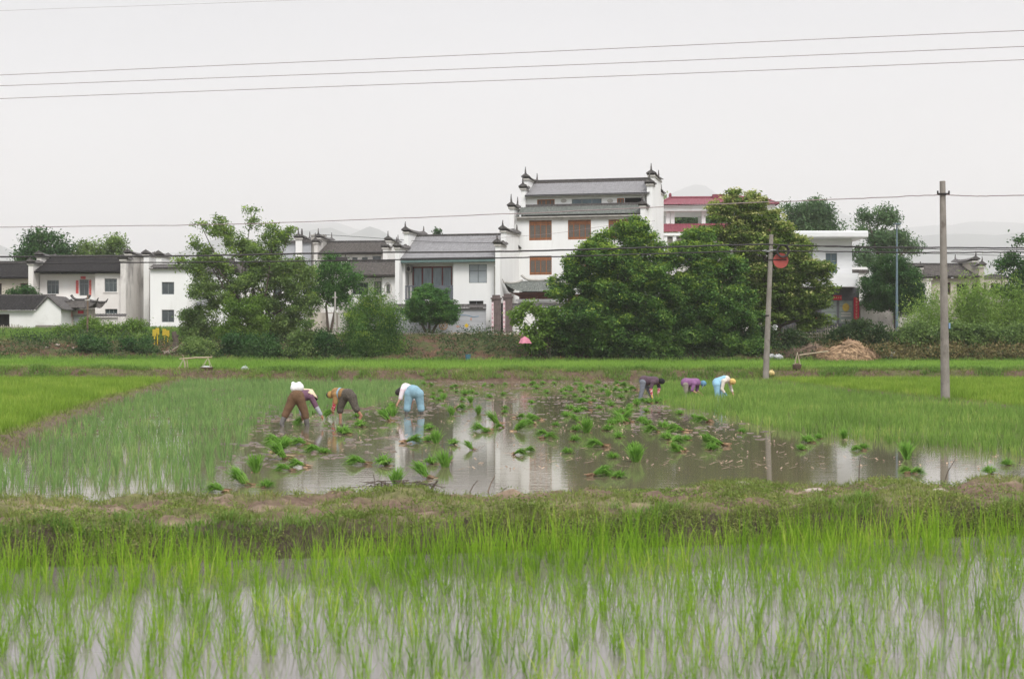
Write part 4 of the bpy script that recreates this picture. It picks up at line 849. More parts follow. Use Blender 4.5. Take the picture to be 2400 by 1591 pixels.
mb.build('wheel_drawing', mk('orange_paint', (.50, .30, .14), rough=.8), f.root)
mb = MB(); u_, z_ = f.uz(1093.5, 763); s = .2; mb.add([(u_ - s, -.01, z_), (u_, -.01, z_ - s), (u_ + s, -.01, z_), (u_, -.01, z_ + s), (u_ - s, -.002, z_), (u_, -.002, z_ - s), (u_ + s, -.002, z_), (u_, -.002, z_ + s)], [(0, 1, 2, 3), (0, 4, 5, 1), (1, 5, 6, 2), (2, 6, 7, 3), (3, 7, 4, 0)]); mb.build('yellow_diamond', M_yel, f.root)
mb = MB(); mb.tube([f.uz(x, y)[:1] + (-.01,) + f.uz(x, y)[1:] for x, y in ((1078, 738), (1095, 739), (1110, 743), (1122, 741))], .03, 4); mb.build('blue_line', mk('blue_paint', (.2, .32, .45), rough=.8), f.root)
mb = MB(); u_, z_ = f.uz(1104, 748); mb.ell((u_, -.005, z_), (.08, .015, .12)); u_, z_ = f.uz(1073, 765); mb.ell((u_, -.005, z_), (.16, .015, .08)); mb.build('small_drawing', mk('pale_orange_paint', (.55, .33, .25), rough=.8), f.root)
f = Fac('gate_pillar', 'left brown brick gate pillar with pink and white couplet strip', 'gate pillar', 1152, 119.5, 0, 2.5, 'pair of brown brick gate pillars')
def pillar(f, px0, px1, ytop, strip):
    U = f.u(px1); z = f.z(px0, ytop); mb = MB(); mb.box(0, U, 0, .7, -.3, z); mb.box(-.08, U + .08, -.08, .78, z, z + .12); mb.box(.06, U - .06, .06, .64, z + .12, z + .35); mb.build('shaft', M_brickb, f.root)
    q = f.u(strip); mb = MB(); mb.box(-.0, q, -.02, -.003, .1, z - .25); o = mb.build('couplet_strip', mk('faded_pink_paper', (.62, .42, .45), (.7, .65, .64), 9, .7), f.root)
    mb = MB()
    for i in range(7): strokes(mb, q / 2, -.02, .4 + (z - .9) * i / 6, .16, i + 3)
    mb.build('lettering', mk('pink_ink', (.5, .15, .2), rough=.7), o)
pillar(f, 1152, 1174, 701, 1157)
f = Fac('gate_pillar', 'right brown brick gate pillar with pale couplet strip', 'gate pillar', 1179, 119.5, 0, 2.5, 'pair of brown brick gate pillars')
pillar(f, 1179, 1201, 698, 1184)
f = Fac('courtyard_gate', 'dark double gate door between the brown brick pillars', 'gate', 1174.4, 119.8, 0, 2.6)
mb = MB(); U = f.u(1178.7); mb.box(0, U, .2, .3, 0, f.z(1175, 710)); mb.build('gate_door', M_dark, f.root)
f = cwall('white courtyard wall with dark tiled coping below the tall house', 1201.5, 1420, 120.5, 722, 2.6, M_white)
f = Fac('gate_pavilion', 'gate pavilion of brown wood with black tiled roof and upswept corners', 'pavilion', 1214, 122.5, 8, 2.7)
U1 = f.u(1300); zt = f.z(1240, 684); mb = MB(); mb.box(0, U1, .2, 2.2, 0, f.z(1240, 707)); mb.box(-.2, U1 + .2, 0, 2.4, f.z(1240, 707), f.z(1240, 701)); mb.build('wall', M_white, f.root)
mb = MB(); mb.box(.1, U1 - .1, .15, 2.1, f.z(1240, 701) + .002, zt); 
for i in range(5): x = .1 + (U1 - .3) * i / 4; mb.box(x, x + .14, .05, .148, f.z(1240, 701) + .002, zt)
mb.add([(-.6, -.55, zt - .08), (U1 + .6, -.55, zt - .08), (U1 - .1, .15, zt - .42), (.1, .15, zt - .42), (-.6, 2.75, zt - .08), (U1 + .6, 2.75, zt - .08), (U1 - .1, 2.1, zt - .42), (.1, 2.1, zt - .42)], [(0, 3, 2, 1), (4, 5, 6, 7), (0, 1, 5, 4), (3, 7, 6, 2), (0, 4, 7, 3), (1, 2, 6, 5)])
mb.build('timber_frame', M_woodr, f.root)
hip_roof(f, -.8, U1 + .8, -.8, 3.0, zt - .02, f.z(1240, 659, 1), M_tilegg, .75, 1.0, rise_end=.45, ridge=M_corn)
# ================================================================ trees and shrubs
def limb(mb, a, b, r0, r1, bend=.15, n=5, seed=0):
    q = random.Random(seed); a, b = Vector(a), Vector(b); L = (b - a).length; off = Vector((q.uniform(-1, 1), q.uniform(-1, 1), q.uniform(0, .6))) * bend * L
    pts = [a.lerp(b, t) + off * math.sin(math.pi * t) for t in np.linspace(0, 1, n + 1)]; mb.tube(pts, [r0 + (r1 - r0) * i / n for i in range(n + 1)], 7); return pts
def tree(name, label, cat, base, D, blobs, mat, nleaf, size=.2, stems=1, rt=.16, sig=.38, per=26, shell_=.45, seed=0, group=None, twig=.5, depth=1.0, up=.5, aspect=.5, z0=None, spray=0, sx=0, leafname='crown', lobe=.95, shoots=None, sfrac=.6):
    """base=(px,py); blobs=[(px,py,rx,ry[,depth offset m])] measured in the photo on the tree's own plane; crown = many small leaves in clumps"""
    r = np.random.default_rng(seed + 100); B = P(base[0], base[1], D)
    if z0 is not None: B.z = z0
    else: B.z = zg(B.x, B.y) - .05
    o = thing(name, label, cat, B, 0, group); cs = []; vol = []; S = []
    k = D / F
    for b in blobs:
        c = P(b[0], b[1], D) - B; rx, rz = b[2] * k, b[3] * k; ry = min(rx, rz * 1.3) * depth; dy = b[4] if len(b) > 4 else 0; vol.append((rx * ry * rz) ** .72); cs.append((c.x, dy, c.z, rx, ry, rz))
    C0, C1 = min(c[2] - c[5] for c in cs), max(c[2] + c[5] * .5 for c in cs)
    vol = np.array(vol) / sum(vol); C = []; ncl = nleaf // per
    for (x, y, z, rx, ry, rz), w in zip(cs, vol):
        n_ = max(4, int(ncl * w)); lr = lobe * (.6 + .5 * r.uniform()) ; nl = max(3, int(2.2 * (rx * ry + rx * rz + ry * rz) / (lr * lr) * .35)); nl = min(nl, max(3, n_ // 4))
        d = r.normal(0, 1, (nl, 3)); d /= np.linalg.norm(d, axis=1)[:, None]; q = (shell_ + (1.0 - shell_) * r.uniform(0, 1, nl) ** .5)[:, None] * (1 + .14 * r.normal(0, 1, nl))[:, None].clip(.6, 1.4)
        lc = np.array([x, y, z]) + d * q * np.array([rx, ry, rz]) * .88; ls = lr * r.uniform(.55, 1.15, nl)
        k_ = r.integers(0, nl, n_); d2 = r.normal(0, 1, (n_, 3)); d2[:, 2] += .25; d2 /= np.linalg.norm(d2, axis=1)[:, None]
        S.append((d2[:, 2] > .3) & (r.uniform(0, 1, n_) < sfrac * np.clip(1.5 * (lc[k_, 2] - C0) / max(C1 - C0, .1) - .25, 0, 1)))  # upward-facing clusters, mostly high in the crown, get the brighter leaf colour
        C.append(lc[k_] + d2 * (ls[k_] * r.uniform(.45, 1.0, n_))[:, None] * np.array([1, 1, .95]))
    C = np.concatenate(C); S = np.concatenate(S); k_ = C[:, 2] + B.z > zg(B.x, B.y) - .1; C, S = C[k_], S[k_]
    if shoots:
        v, f = leafcloud(C[S], np.array([sig, sig, sig * .5]), per, size, r, up, aspect); npmesh('young_shoots' if shoots is not L_bloom else 'blossom', v, f, shoots, o); C = C[~S]
    v, f = leafcloud(C, np.array([sig, sig, sig * (.62 if not spray else spray)]), per, size, r, up, aspect)
    npmesh(leafname, v, f, mat, o)
    if stems:
        mb = MB(); q = random.Random(seed); top = max(c[2] for c in cs)
        for s in range(stems):
            sp = Vector(((s - (stems - 1) / 2) * rt * 1.6, q.uniform(-.1, .1), 0)); tgt = sorted(cs, key=lambda c: abs(c[0] - sp.x * 6) + q.random() * 2)[0]
            fork = Vector((sp.x * 2 + tgt[0] * .25, 0, max(.3, min(c[2] - c[5] * .6 for c in cs) * .9 + .2)))
            limb(mb, sp, fork, rt, rt * .75, .05, 4, seed + s)
            for i, c in enumerate(cs):
                if i % stems == s: 
                    pts = limb(mb, fork, (c[0], c[1], c[2] + c[5] * .3), rt * .6, rt * .12, .12, 6, seed + i * 7 + s)
                    for j in range(3):
                        a = pts[2 + j]; dd = Vector((q.uniform(-1, 1) * c[3], q.uniform(-1, 1) * c[4], q.uniform(-.3, .9) * c[5])) * .8; limb(mb, a, a + dd, rt * .22, rt * .06, .1, 4, seed + j)
        mb.build('trunk', M_bark, o, smooth=True)
    return o
T = tree
# far trees behind the houses
T('tree', 'dark green tree rising behind the black-roofed houses at the left', 'tree', (105, 650), 160, [(100, 570, 42, 26), (75, 590, 30, 20), (130, 590, 35, 18), (115, 612, 60, 26), (60, 612, 20, 14)], L_dark, 9000, .34, rt=.22, sig=.5, seed=1)
T('tree', 'thin-crowned green tree behind the ridge of the couplet house', 'tree', (230, 650), 162, [(215, 588, 28, 14), (255, 575, 26, 18), (235, 602, 50, 18), (185, 592, 14, 8), (283, 590, 10, 8)], L_mid, 6000, .32, rt=.2, sig=.45, seed=2)
T('conifer', 'tiny conifer top showing above the grey tiled roof', 'tree', (1024, 600), 190, [(1024, 543, 4, 5), (1024, 551, 8, 5), (1024, 562, 10, 8)], L_dark, 900, .3, rt=.12, sig=.25, seed=3)
T('tree', 'green tree between the tall white house and the red roofed villa', 'tree', (1558, 640), 170, [(1560, 500, 20, 30), (1556, 545, 24, 40), (1570, 590, 30, 40)], L_mid, 5000, .34, rt=.2, sig=.5, seed=4)
T('hedge', 'green foliage visible through the villa terrace columns', 'tree', (1640, 640), 172, [(1600, 515, 40, 24), (1660, 520, 40, 22), (1720, 515, 40, 24), (1760, 530, 40, 30)], L_far, 8000, .36, rt=.2, sig=.5, seed=5)
T('tree', 'dense blue-green tree behind the flat white roof', 'tree', (1905, 640), 160, [(1870, 505, 34, 30), (1905, 498, 34, 26), (1935, 515, 30, 26), (1890, 530, 60, 24), (1955, 540, 22, 14)], L_far, 14000, .3, rt=.25, sig=.42, seed=6)
T('tree', 'tall two-topped pale green tree behind the round clipped tree', 'tree', (2068, 700), 150, [(2030, 510, 24, 26), (2070, 492, 22, 24), (2085, 520, 26, 26), (2045, 550, 45, 30), (2095, 560, 40, 26), (2130, 578, 32, 20), (2060, 590, 70, 26), (2020, 610, 40, 30)], L_far, 15000, .26, rt=.25, sig=.38, seed=7, shell_=.2)
# trees in front of the houses
T('tree', 'large open-crowned tree with twiggy top in front of the left white houses', 'tree', (610, 815), 112,
  [(590, 510, 20, 20), (470, 528, 22, 10), (520, 540, 34, 28), (560, 575, 42, 40), (640, 555, 38, 34), (680, 545, 16, 18), (610, 600, 46, 36), (455, 570, 24, 12), (480, 600, 30, 22), (450, 625, 34, 28), (505, 640, 50, 42), (590, 655, 62, 50), (670, 635, 56, 46), (728, 640, 26, 28), (700, 680, 44, 40), (470, 685, 40, 28), (540, 700, 44, 36), (620, 715, 60, 44), (690, 730, 50, 40), (500, 725, 26, 30), (640, 765, 50, 30), (740, 700, 26, 24)],
  L_mid, 50000, .20, stems=3, rt=.16, sig=0.22, per=16, seed=8, shell_=.25, lobe=0.6, shoots=L_lime, sfrac=.5)
T('young_tree', 'bright green young tree low in front of the large open-crowned tree', 'tree', (560, 840), 109.5, [(545, 725, 26, 30), (590, 720, 28, 34), (570, 760, 44, 30), (535, 775, 26, 24), (610, 770, 26, 30)], L_brt, 11000, .17, stems=3, rt=.08, sig=.24, seed=9, lobe=0.45)
T('tree', 'dark small-leaved tree with bare lower trunk beside the thin pole', 'tree', (772, 785), 119, [(790, 625, 34, 24), (760, 640, 26, 22), (815, 655, 28, 24), (775, 680, 36, 24), (800, 695, 24, 30), (750, 690, 24, 18)], L_top, 15000, .18, stems=2, rt=.12, sig=.28, seed=10, lobe=0.5)
T('clipped_tree', 'round clipped green tree in front of the painted courtyard wall', 'tree', (1006, 778), 117.3, [(1008, 715, 60, 44), (978, 730, 34, 24), (1042, 730, 34, 26), (1008, 735, 60, 20), (1062, 752, 10, 12)], L_top, 40000, .15, stems=3, rt=.13, sig=.15, per=18, seed=11, shell_=0.7, depth=1.2, lobe=0.34)
T('shrub', 'tall feathery willow-like shrub left of the round clipped tree', 'shrub', (868, 850), 106, [(870, 715, 30, 34), (845, 745, 40, 36), (905, 745, 32, 38), (870, 785, 62, 44), (835, 815, 44, 36), (905, 815, 44, 36), (925, 760, 16, 24)], L_big, 38000, .17, stems=5, rt=.05, sig=.26, seed=12, up=.0, aspect=.3, shell_=.3, lobe=0.55, spray=2.2, shoots=L_lime, sfrac=.5)
T('young_tree', 'small bushy tree beside the yellow signs', 'tree', (455, 812), 112, [(440, 745, 26, 20), (465, 735, 26, 18), (478, 765, 24, 22), (450, 770, 32, 20), (455, 800, 18, 16)], L_mid, 10000, .16, stems=3, rt=.07, sig=.22, seed=13, lobe=0.4)
hz = [(212, 838, 106, [(212, 812, 36, 26), (180, 835, 30, 18), (245, 836, 30, 16)], 'low dark bush on the left of the earth slope'),
      (325, 838, 106, [(325, 812, 32, 28), (298, 835, 26, 16), (355, 836, 22, 16)], 'low dark bush below the yellow signs'),
      (410, 838, 105.5, [(470, 820, 40, 26), (420, 835, 36, 14), (500, 838, 30, 18)], 'dark low bush behind the left carrying pole'),
      (575, 850, 105.5, [(545, 810, 36, 34), (600, 815, 44, 34), (640, 820, 30, 30), (570, 835, 60, 20)], 'broad dark shrub at the foot of the large open-crowned tree'),
      (712, 850, 105.5, [(712, 775, 16, 26), (710, 800, 26, 26), (705, 830, 36, 22)], 'cone-shaped dark shrub right of the broad shrub'),
      (770, 850, 105.8, [(765, 815, 34, 26), (780, 835, 40, 18)], 'dark shrub between the cone-shaped shrub and the feathery shrub')]
for i, (bx, by, D, bl, lb) in enumerate(hz): T('shrub', lb, 'shrub', (bx, by), D, bl, (L_dark, L_mid)[i in (2, 4)], 9000 if i != 3 else 20000, .17, stems=2, rt=.05, sig=.26, seed=20 + i, lobe=.5, group='dark shrubs on the village slope')
T('shrub', 'light green shrub in front of the tiled gateway', 'shrub', (205, 800), 117, [(205, 765, 20, 24), (200, 785, 26, 16)], L_brt, 4000, .17, stems=2, rt=.04, sig=.25, seed=30)
T('shrub', 'dark shrub showing above the garden shed roof', 'shrub', (46, 720), 129, [(46, 688, 22, 12), (40, 700, 20, 14)], L_dark, 3000, .2, stems=1, rt=.06, sig=.25, seed=31)
for i, (a, b_) in enumerate(((245, 782), (310, 778), (290, 790), (150, 788))):
    T('shrub', ('leafy green shrub right of the tiled gateway', 'leafy green shrub before the stained gable wall', 'low leafy shrub at the edge of the grassy terrace', 'low leafy shrub in front of the garden shed')[i], 'shrub', (a, b_ + 14), 114.5, [(a, b_, 30, 12), (a + 10, b_ - 4, 16, 12)], L_brt, 3000, .18, stems=1, rt=.04, sig=.25, seed=33 + i, group='leafy shrubs on the left terrace')
# big green trees right of centre
T('tree', 'huge vivid green tree mass in front of the tall white house', 'tree', (1480, 850), 105.5,
  [(1440, 640, 100, 90), (1540, 700, 90, 100), (1400, 760, 100, 80), (1475, 540, 46, 30), (1440, 575, 62, 40), (1510, 580, 50, 38), (1380, 620, 60, 42), (1460, 640, 74, 50), (1545, 620, 50, 40), (1345, 680, 56, 46), (1430, 710, 80, 54), (1530, 700, 70, 54), (1330, 745, 60, 44), (1400, 780, 80, 50), (1510, 780, 80, 52), (1300, 800, 52, 40), (1450, 820, 110, 30), (1590, 760, 50, 54), (1560, 820, 60, 30), (1345, 640, 20, 24)],
  L_big, 190000, 0.23, stems=4, rt=.2, sig=0.2, seed=40, shell_=0.5, per=16, lobe=0.72, up=0.9, shoots=L_lime, sfrac=0.75)
T('tree', 'second vivid green tree right of the huge green mass', 'tree', (1680, 850), 106,
  [(1670, 700, 80, 110), (1640, 565, 34, 36), (1620, 600, 50, 34), (1680, 620, 56, 40), (1640, 660, 60, 46), (1710, 680, 50, 46), (1680, 735, 70, 50), (1740, 760, 44, 44), (1640, 780, 60, 50), (1700, 810, 70, 34), (1750, 820, 36, 26)],
  L_big, 120000, 0.23, stems=3, rt=.18, sig=0.2, seed=41, shell_=0.5, per=16, lobe=0.72, up=0.9, shoots=L_lime, sfrac=0.6)
T('tree', 'broad-leaved sapling reaching left in front of the white courtyard wall', 'tree', (1290, 800), 104.5, [(1215, 735, 22, 14), (1245, 722, 26, 14), (1210, 755, 14, 10), (1262, 735, 24, 12), (1235, 775, 16, 16), (1275, 760, 24, 26), (1255, 800, 30, 24)], L_brt, 3400, .26, stems=2, rt=.06, sig=.24, per=14, seed=42, shell_=.2, aspect=.6, lobe=0.35)
T('tree', 'tall yellow-green blossoming tree behind the sign pole', 'tree', (1815, 800), 112,
  [(1800, 620, 100, 110), (1730, 462, 16, 18), (1702, 486, 34, 24), (1762, 484, 36, 26), (1725, 500, 44, 30), (1780, 505, 44, 30), (1690, 530, 44, 34), (1750, 560, 64, 44), (1820, 545, 50, 36), (1860, 590, 54, 40), (1790, 630, 70, 50), (1870, 650, 62, 44), (1915, 640, 34, 34), (1830, 700, 80, 46), (1900, 710, 44, 30), (1790, 745, 50, 34), (1850, 745, 50, 24), (1930, 745, 20, 18), (1895, 755, 26, 20), (1740, 690, 50, 50), (1935, 680, 20, 14)],
  L_yel, 130000, 0.24, stems=2, rt=.22, sig=0.2, per=16, seed=43, shell_=0.5, spray=.35, up=0.9, lobe=0.72, shoots=L_bloom, sfrac=0.75)
T('round_tree', 'dark round-crowned tree beside the steel lamp post', 'tree', (2100, 770), 119, [(2092, 632, 50, 34), (2054, 668, 40, 40), (2130, 668, 40, 42), (2092, 678, 70, 58), (2128, 712, 40, 32), (2052, 708, 36, 26)], L_dark, 46000, .17, stems=1, rt=.18, sig=.22, per=20, seed=44, shell_=.6, lobe=0.45)
T('tree', 'slim creeper-clad tree at the right edge', 'tree', (2385, 800), 113, [(2388, 568, 8, 18), (2382, 610, 14, 26), (2350, 625, 18, 12), (2392, 650, 24, 30), (2378, 690, 22, 30), (2400, 730, 34, 50), (2340, 680, 16, 12)], L_dark, 9000, .24, stems=2, rt=.12, sig=.3, per=16, seed=45, shell_=.15, lobe=0.45)
for i, (bx, bl, n_) in enumerate(((2190, [(2190, 735, 30, 40), (2150, 770, 40, 34), (2200, 780, 44, 30)], 9000), (2290, [(2270, 720, 36, 46), (2300, 700, 30, 40), (2290, 765, 60, 44)], 14000), (2370, [(2370, 715, 40, 44), (2350, 760, 50, 44), (2395, 775, 40, 40)], 13000))):
    T('bamboo_clump', ('feathery bright green bamboo left of the tall concrete pole base', 'feathery bright green bamboo right of the tall concrete pole', 'bright green bamboo at the right edge')[i], 'bamboo', (bx, 815), 110 + i * .8, bl, L_bam, n_, .24, stems=5, rt=.03, sig=.40, per=18, seed=50 + i, lobe=.6, spray=2.2, shell_=.1, aspect=.22, up=0, group='bamboo thickets on the right')
for i, (bx, w) in enumerate(((2140, 46), (2215, 50), (2290, 56), (2370, 56))):
    T('shrub', ('leafy green bush left of the tall concrete pole', 'leafy green bush right behind the tall concrete pole', 'leafy green bush below the bamboo', 'leafy green bush at the right edge')[i], 'shrub', (bx, 830), 107.5, [(bx, 790, w, 30), (bx + 15, 815, w, 20), (bx - 20, 812, w * .8, 18)], L_mid, 13000, .19, stems=2, rt=.05, sig=.28, seed=60 + i, lobe=.5, group='green bushes on the right slope')
for i, (bx, by, w) in enumerate(((1850, 800, 36), (2010, 772, 40), (2060, 790, 44), (1790, 790, 26), (1975, 778, 26))):
    T('shrub', ('brownish weedy shrub right of the sign pole', 'tangled shrub before the long pale outbuilding', 'tangled shrub below the steel lamp post', 'tangled weedy shrub touching the sign pole', 'leafy weed clump behind the straw heap')[i], 'shrub', (bx, by + 35), 108.5, [(bx, by, w, 20), (bx + 10, by + 16, w, 16)], L_weedd, 6500, .19, stems=1, rt=.04, sig=.28, seed=70 + i, lobe=.5, group='tangled shrubs along the picket fence')
x = rs.uniform(24, 42, 1100); y = rs.uniform(103.5, 107, 1100); under('undergrowth', 'brownish reed bank behind the tall concrete pole', x, y, (.4, .4, .28), 18, .2, leaf('dry_olive_leaf', (.09, .075, .03), (.20, .17, .07), (.28, .2, .1), .7, .2), .25)

# ================================================================ poles and cables
def pole(label, px, D, ytop, lean_px, r0, r1, name='concrete_pole'):
    B = P(px, CY, D); B.z = -.25; x1 = (px + lean_px - CX) * D / F; z1 = CH + (CY - ytop) * D / F
    o = thing(name, label, 'utility pole', B, 0, 'concrete utility poles'); mb = MB(); n_ = 14
    mb.tube([((x1 - B.x) * i / n_, 0, (z1 - B.z) * i / n_) for i in range(n_ + 1)], [r0 + (r1 - r0) * i / n_ for i in range(n_ + 1)], 16)
    mb.build('shaft', M_conc, o); return o, B
pt, Bt = pole('tall concrete utility pole standing on the right ridge', 2216, 50.8, 425, -7, .165, .10)
mb = MB(); zz = CH + (CY - 456) * 50.8 / F - Bt.z; xo = (2209 - 2216) * 50.8 / F; mb.box(xo - .22, xo + .22, -.13, -.08, zz - .04, zz + .04); mb.tube([(xo - .2, -.1, zz), (xo - .2, -.1, zz + .12)], .03, 6); mb.tube([(xo + .2, -.1, zz), (xo + .2, -.1, zz + .12)], .03, 6); mb.build('crossarm', M_dark, pt)
mb = MB(); z_ = CH + (CY - 762) * 50.8 / F - Bt.z; mb.box(.08, .14, -.12, .02, z_ - .12, z_ + .08); mb.build('blue_band', mk('blue_sticker', (.1, .25, .45), (.3, .35, .4), 20, .6), pt)
ps, Bs = pole('leaning concrete utility pole with red disc and cable coil', 1794, 75, 550, 14, .17, .105)
def atp(px, py, D, B, dy=0): p = P(px, py, D) - B; return Vector((p.x, dy, p.z))
mb = MB(); c = atp(1829, 611, 75, Bs, -.1); mb.tube([(c.x, -.12, c.z), (c.x, -.09, c.z)], .40, 24); sg = mb.build('sign_disc', M_sign, ps)
mb = MB(); mb.box(c.x - .7, c.x + .3, -.15, -.122, c.z + .02, c.z + .06); mb.build('sign_bracket', M_dark, sg)
mb = MB(); c = atp(1833, 589, 75, Bs); 
for k in range(4): mb.tube([(c.x + (.27 + .02 * k) * math.cos(t), -.2 - .03 * k, c.z + (.29 + .012 * k) * math.sin(t)) for t in np.linspace(0, 2 * math.pi, 25)], .036, 6, False)
mb.build('cable_coil', M_wire, ps)
mb = MB(); c = atp(1805, 588, 75, Bs)
for k in range(6): mb.tube([(c.x - .45 + .1 * k, -.14, c.z + .05 * math.sin(k * 2)), (c.x - .1 + .1 * k, -.16, c.z - .06 * math.cos(k)), (c.x + .3, -.14, c.z + .03)], .014, 4)
mb.build('cable_clamp', M_bag, ps)
mb = MB(); z_ = atp(1800, 740, 75, Bs).z; mb.tube([(.09, 0, z_ - .02), (.09, 0, z_ + .04)], .158, 12); mb.build('strap', M_dark, ps)
def wire(label, pts, r, mat=M_wire, ripple=0, cat='cable', name='overhead_cable', group=None, seed=0):
    """pts = (px, py, D); a catenary-like curve through them"""
    Q = [P(*p) for p in pts]; out = []; q = random.Random(seed)
    for i in range(len(Q) - 1):
        p0, p1, p2, p3 = Q[max(i - 1, 0)], Q[i], Q[i + 1], Q[min(i + 2, len(Q) - 1)]
        for t in np.linspace(0, 1, 12, endpoint=False):
            v = .5 * ((2 * p1) + (p2 - p0) * t + (2 * p0 - 5 * p1 + 4 * p2 - p3) * t * t + (3 * p1 - p0 - 3 * p2 + p3) * t ** 3)
            v.z += q.uniform(-1, 1) * ripple; out.append(v)
    out.append(Q[-1]); mb = MB(); mb.tube(out, r, 5); o = mb.build(name, mat, loc=tuple(Q[0])); return tag(o, label, cat, group)
gh = 'thin power lines high across the sky'
wire('highest of the three thin power lines crossing the sky', [(-300, 190, 62), (400, 159, 59), (1200, 125, 56), (2000, 89, 53), (2700, 60, 50)], .013, M_wirer, group=gh)
wire('middle one of the three thin power lines crossing the sky', [(-300, 213, 62), (400, 187, 59), (1200, 158, 56), (2000, 126, 53), (2700, 97, 50)], .013, M_wirer, group=gh)
wire('lowest of the three thin power lines crossing the sky', [(-300, 243, 62), (400, 217, 59), (1200, 188, 56), (2000, 157, 53), (2700, 128, 50)], .013, M_wirer, group=gh)
wire('faint short power line in the top left corner of the sky', [(-300, 43, 70), (0, 26, 70), (400, 12, 70), (800, -3, 70), (1100, -14, 70)], .009, mk('pale_wire', (.5, .46, .46), rough=.6), group=gh)
wire('brown cable running from the left to the top of the tall pole', [(-250, 537, 70), (0, 533, 66), (560, 525, 62), (1180, 502, 58), (1640, 481, 55), (2000, 466, 52.5), (2198, 457, 50.6)], .017, M_wirer, ripple=.012, seed=3)
wire('brown cable leaving the tall pole top to the right', [(2218, 457, 50.6), (2290, 460, 50), (2400, 458, 49), (2650, 452, 47)], .017, M_wirer, ripple=.006)
gb = 'thick bundled cables carried by the leaning pole'
wire('thick bundled cable, upper, left of the leaning pole', [(-250, 604, 75), (0, 602, 75), (420, 600, 75), (800, 593, 75), (1200, 589, 75), (1500, 581, 75), (1700, 575, 75), (1806, 573, 74.9)], .045, ripple=.012, group=gb, seed=5)
wire('thinner bundled cable, lower, left of the leaning pole', [(-250, 620, 75), (0, 618, 75), (420, 615, 75), (800, 611, 75), (1200, 604, 75), (1500, 596, 75), (1700, 590, 75), (1803, 588, 74.9)], .034, ripple=.012, group=gb, seed=6)
wire('thick bundled cable, upper, right of the leaning pole', [(1808, 573, 74.9), (1900, 576, 74), (2050, 579, 73), (2200, 580, 72), (2400, 582, 71), (2650, 584, 70)], .036, ripple=.012, group=gb, seed=7)
wire('second thick cable just under the upper one right of the leaning pole', [(1900, 577, 74.2), (2050, 581, 73.2), (2200, 584, 72.2), (2400, 586, 71.2), (2650, 588, 70)], .022, ripple=.01, group=gb, seed=8)
wire('thinner bundled cable, lower, right of the leaning pole', [(1808, 588, 74.9), (1900, 589, 74), (2050, 591, 73), (2200, 592, 72), (2400, 591, 71), (2650, 590, 70)], .032, ripple=.012, group=gb, seed=9)
wire('thin sagging cable lowest right of the leaning pole', [(2050, 592, 73.3), (2200, 595, 72), (2400, 600, 71), (2650, 605, 70)], .014, group=gb)
wire('thin grey wire strung past the old grey farmhouse roof', [(735, 549, 128), (850, 556, 127), (1000, 566, 126), (1180, 570, 124)], .02)
wire('faint thin wire in front of the tall white house', [(1100, 562, 112), (1290, 548, 112), (1420, 530, 112), (1535, 518, 112)], .012, M_wirer)
o = thing('cable_junction_box', 'dark junction box hanging between the bundled cables', 'junction box', P(801, 607, 74.9)); mb = MB(); mb.box(-.31, .31, -.1, .1, -.13, .11); b_ = mb.build('box', M_wire, o); bv = b_.modifiers.new('b', 'BEVEL'); bv.width = .04; bv.segments = 2
mb = MB(); mb.tube([(-.2, 0, .11), (-.2, 0, .3)], .02, 5); mb.tube([(.2, 0, .11), (.2, 0, .3)], .02, 5); mb.build('hanger', M_wire, o)
def thinpole(label, px, ytop, D, r, name='wooden_pole', arm=True, mat=M_conc):
    B = P(px, CY, D); B.z = zg(B.x, B.y) - .1; z1 = CH + (CY - ytop) * D / F - B.z; o = thing(name, label, 'utility pole', B); mb = MB(); mb.tube([(0, 0, 0), (.02, 0, z1)], [r, r * .7], 8); mb.build('shaft', mat, o)
    if arm: mb = MB(); mb.box(-.2, .2, -.08, -.03, z1 - .5, z1 - .42); mb.build('bracket', M_concp, o)
    return o
thinpole('thin weathered pole in front of the tiled gateway', 205, 690, 116, .09, mat=M_deadw)
thinpole('thin pale pole beside the dark small-leaved tree', 785, 684, 117.5, .09, mat=M_concp)
B = P(2102, CY, 116); B.z = zg(B.x, B.y) - .05; z1 = CH + (CY - 527) * 116 / F - B.z
o = thing('lamp_post', 'slim blue-grey steel lamp post in front of the round dark tree', 'lamp post', B); mb = MB(); mb.tube([(0, 0, 0), (0, 0, z1 * .5), (0, 0, z1)], [.12, .085, .06], 10); mb.build('post', M_steel, o)
mb = MB(); mb.box(-.25, .2, -.6, .1, z1, z1 + .08); mb.build('lamp_head', M_steel, o)

# ================================================================ small things on the banks
def signboard(label, px, py, D):
    B = P(px, py, D); zb = zg(B.x, B.y) - .1; h = B.z - zb; o = thing('sign', label, 'sign', (B.x, B.y, zb), rnd.uniform(-.3, .3), 'small yellow signs on stakes'); mb = MB(); mb.box(-.035, .035, 0, .05, 0, h + .3); mb.build('stake', M_yel, o)
    mb = MB(); mb.box(-.14, .14, -.04, -.003, h - .22, h + .3); b = mb.build('board', mk('faded_yellow', (.55, .40, .03), (.42, .3, .03), 4, .7), o)
signboard('yellow sign on a stake, leftmost of the yellow group', 362, 781, 108); signboard('yellow sign on a stake, overlapping its left neighbour', 369, 778, 108.6)
signboard('yellow sign on a stake, second from right', 385, 780, 109); signboard('yellow sign on a stake, rightmost and lowest', 393, 783, 109.5)
B = P(411, 800, 107); B.z = zg(B.x, B.y) - .1; o = thing('tree_stump', 'dark upright stump on the earth slope right of the yellow signs', 'stump', B); mb = MB(); mb.tube([(0, 0, 0), (.05, 0, .5), (-.08, 0, 1.0), (-.12, 0, 1.25)], [.28, .2, .2, .15], 8); mb.tube([(0, 0, .7), (.25, 0, 1.0)], [.09, .06], 6); mb.build('wood', M_bark, o)
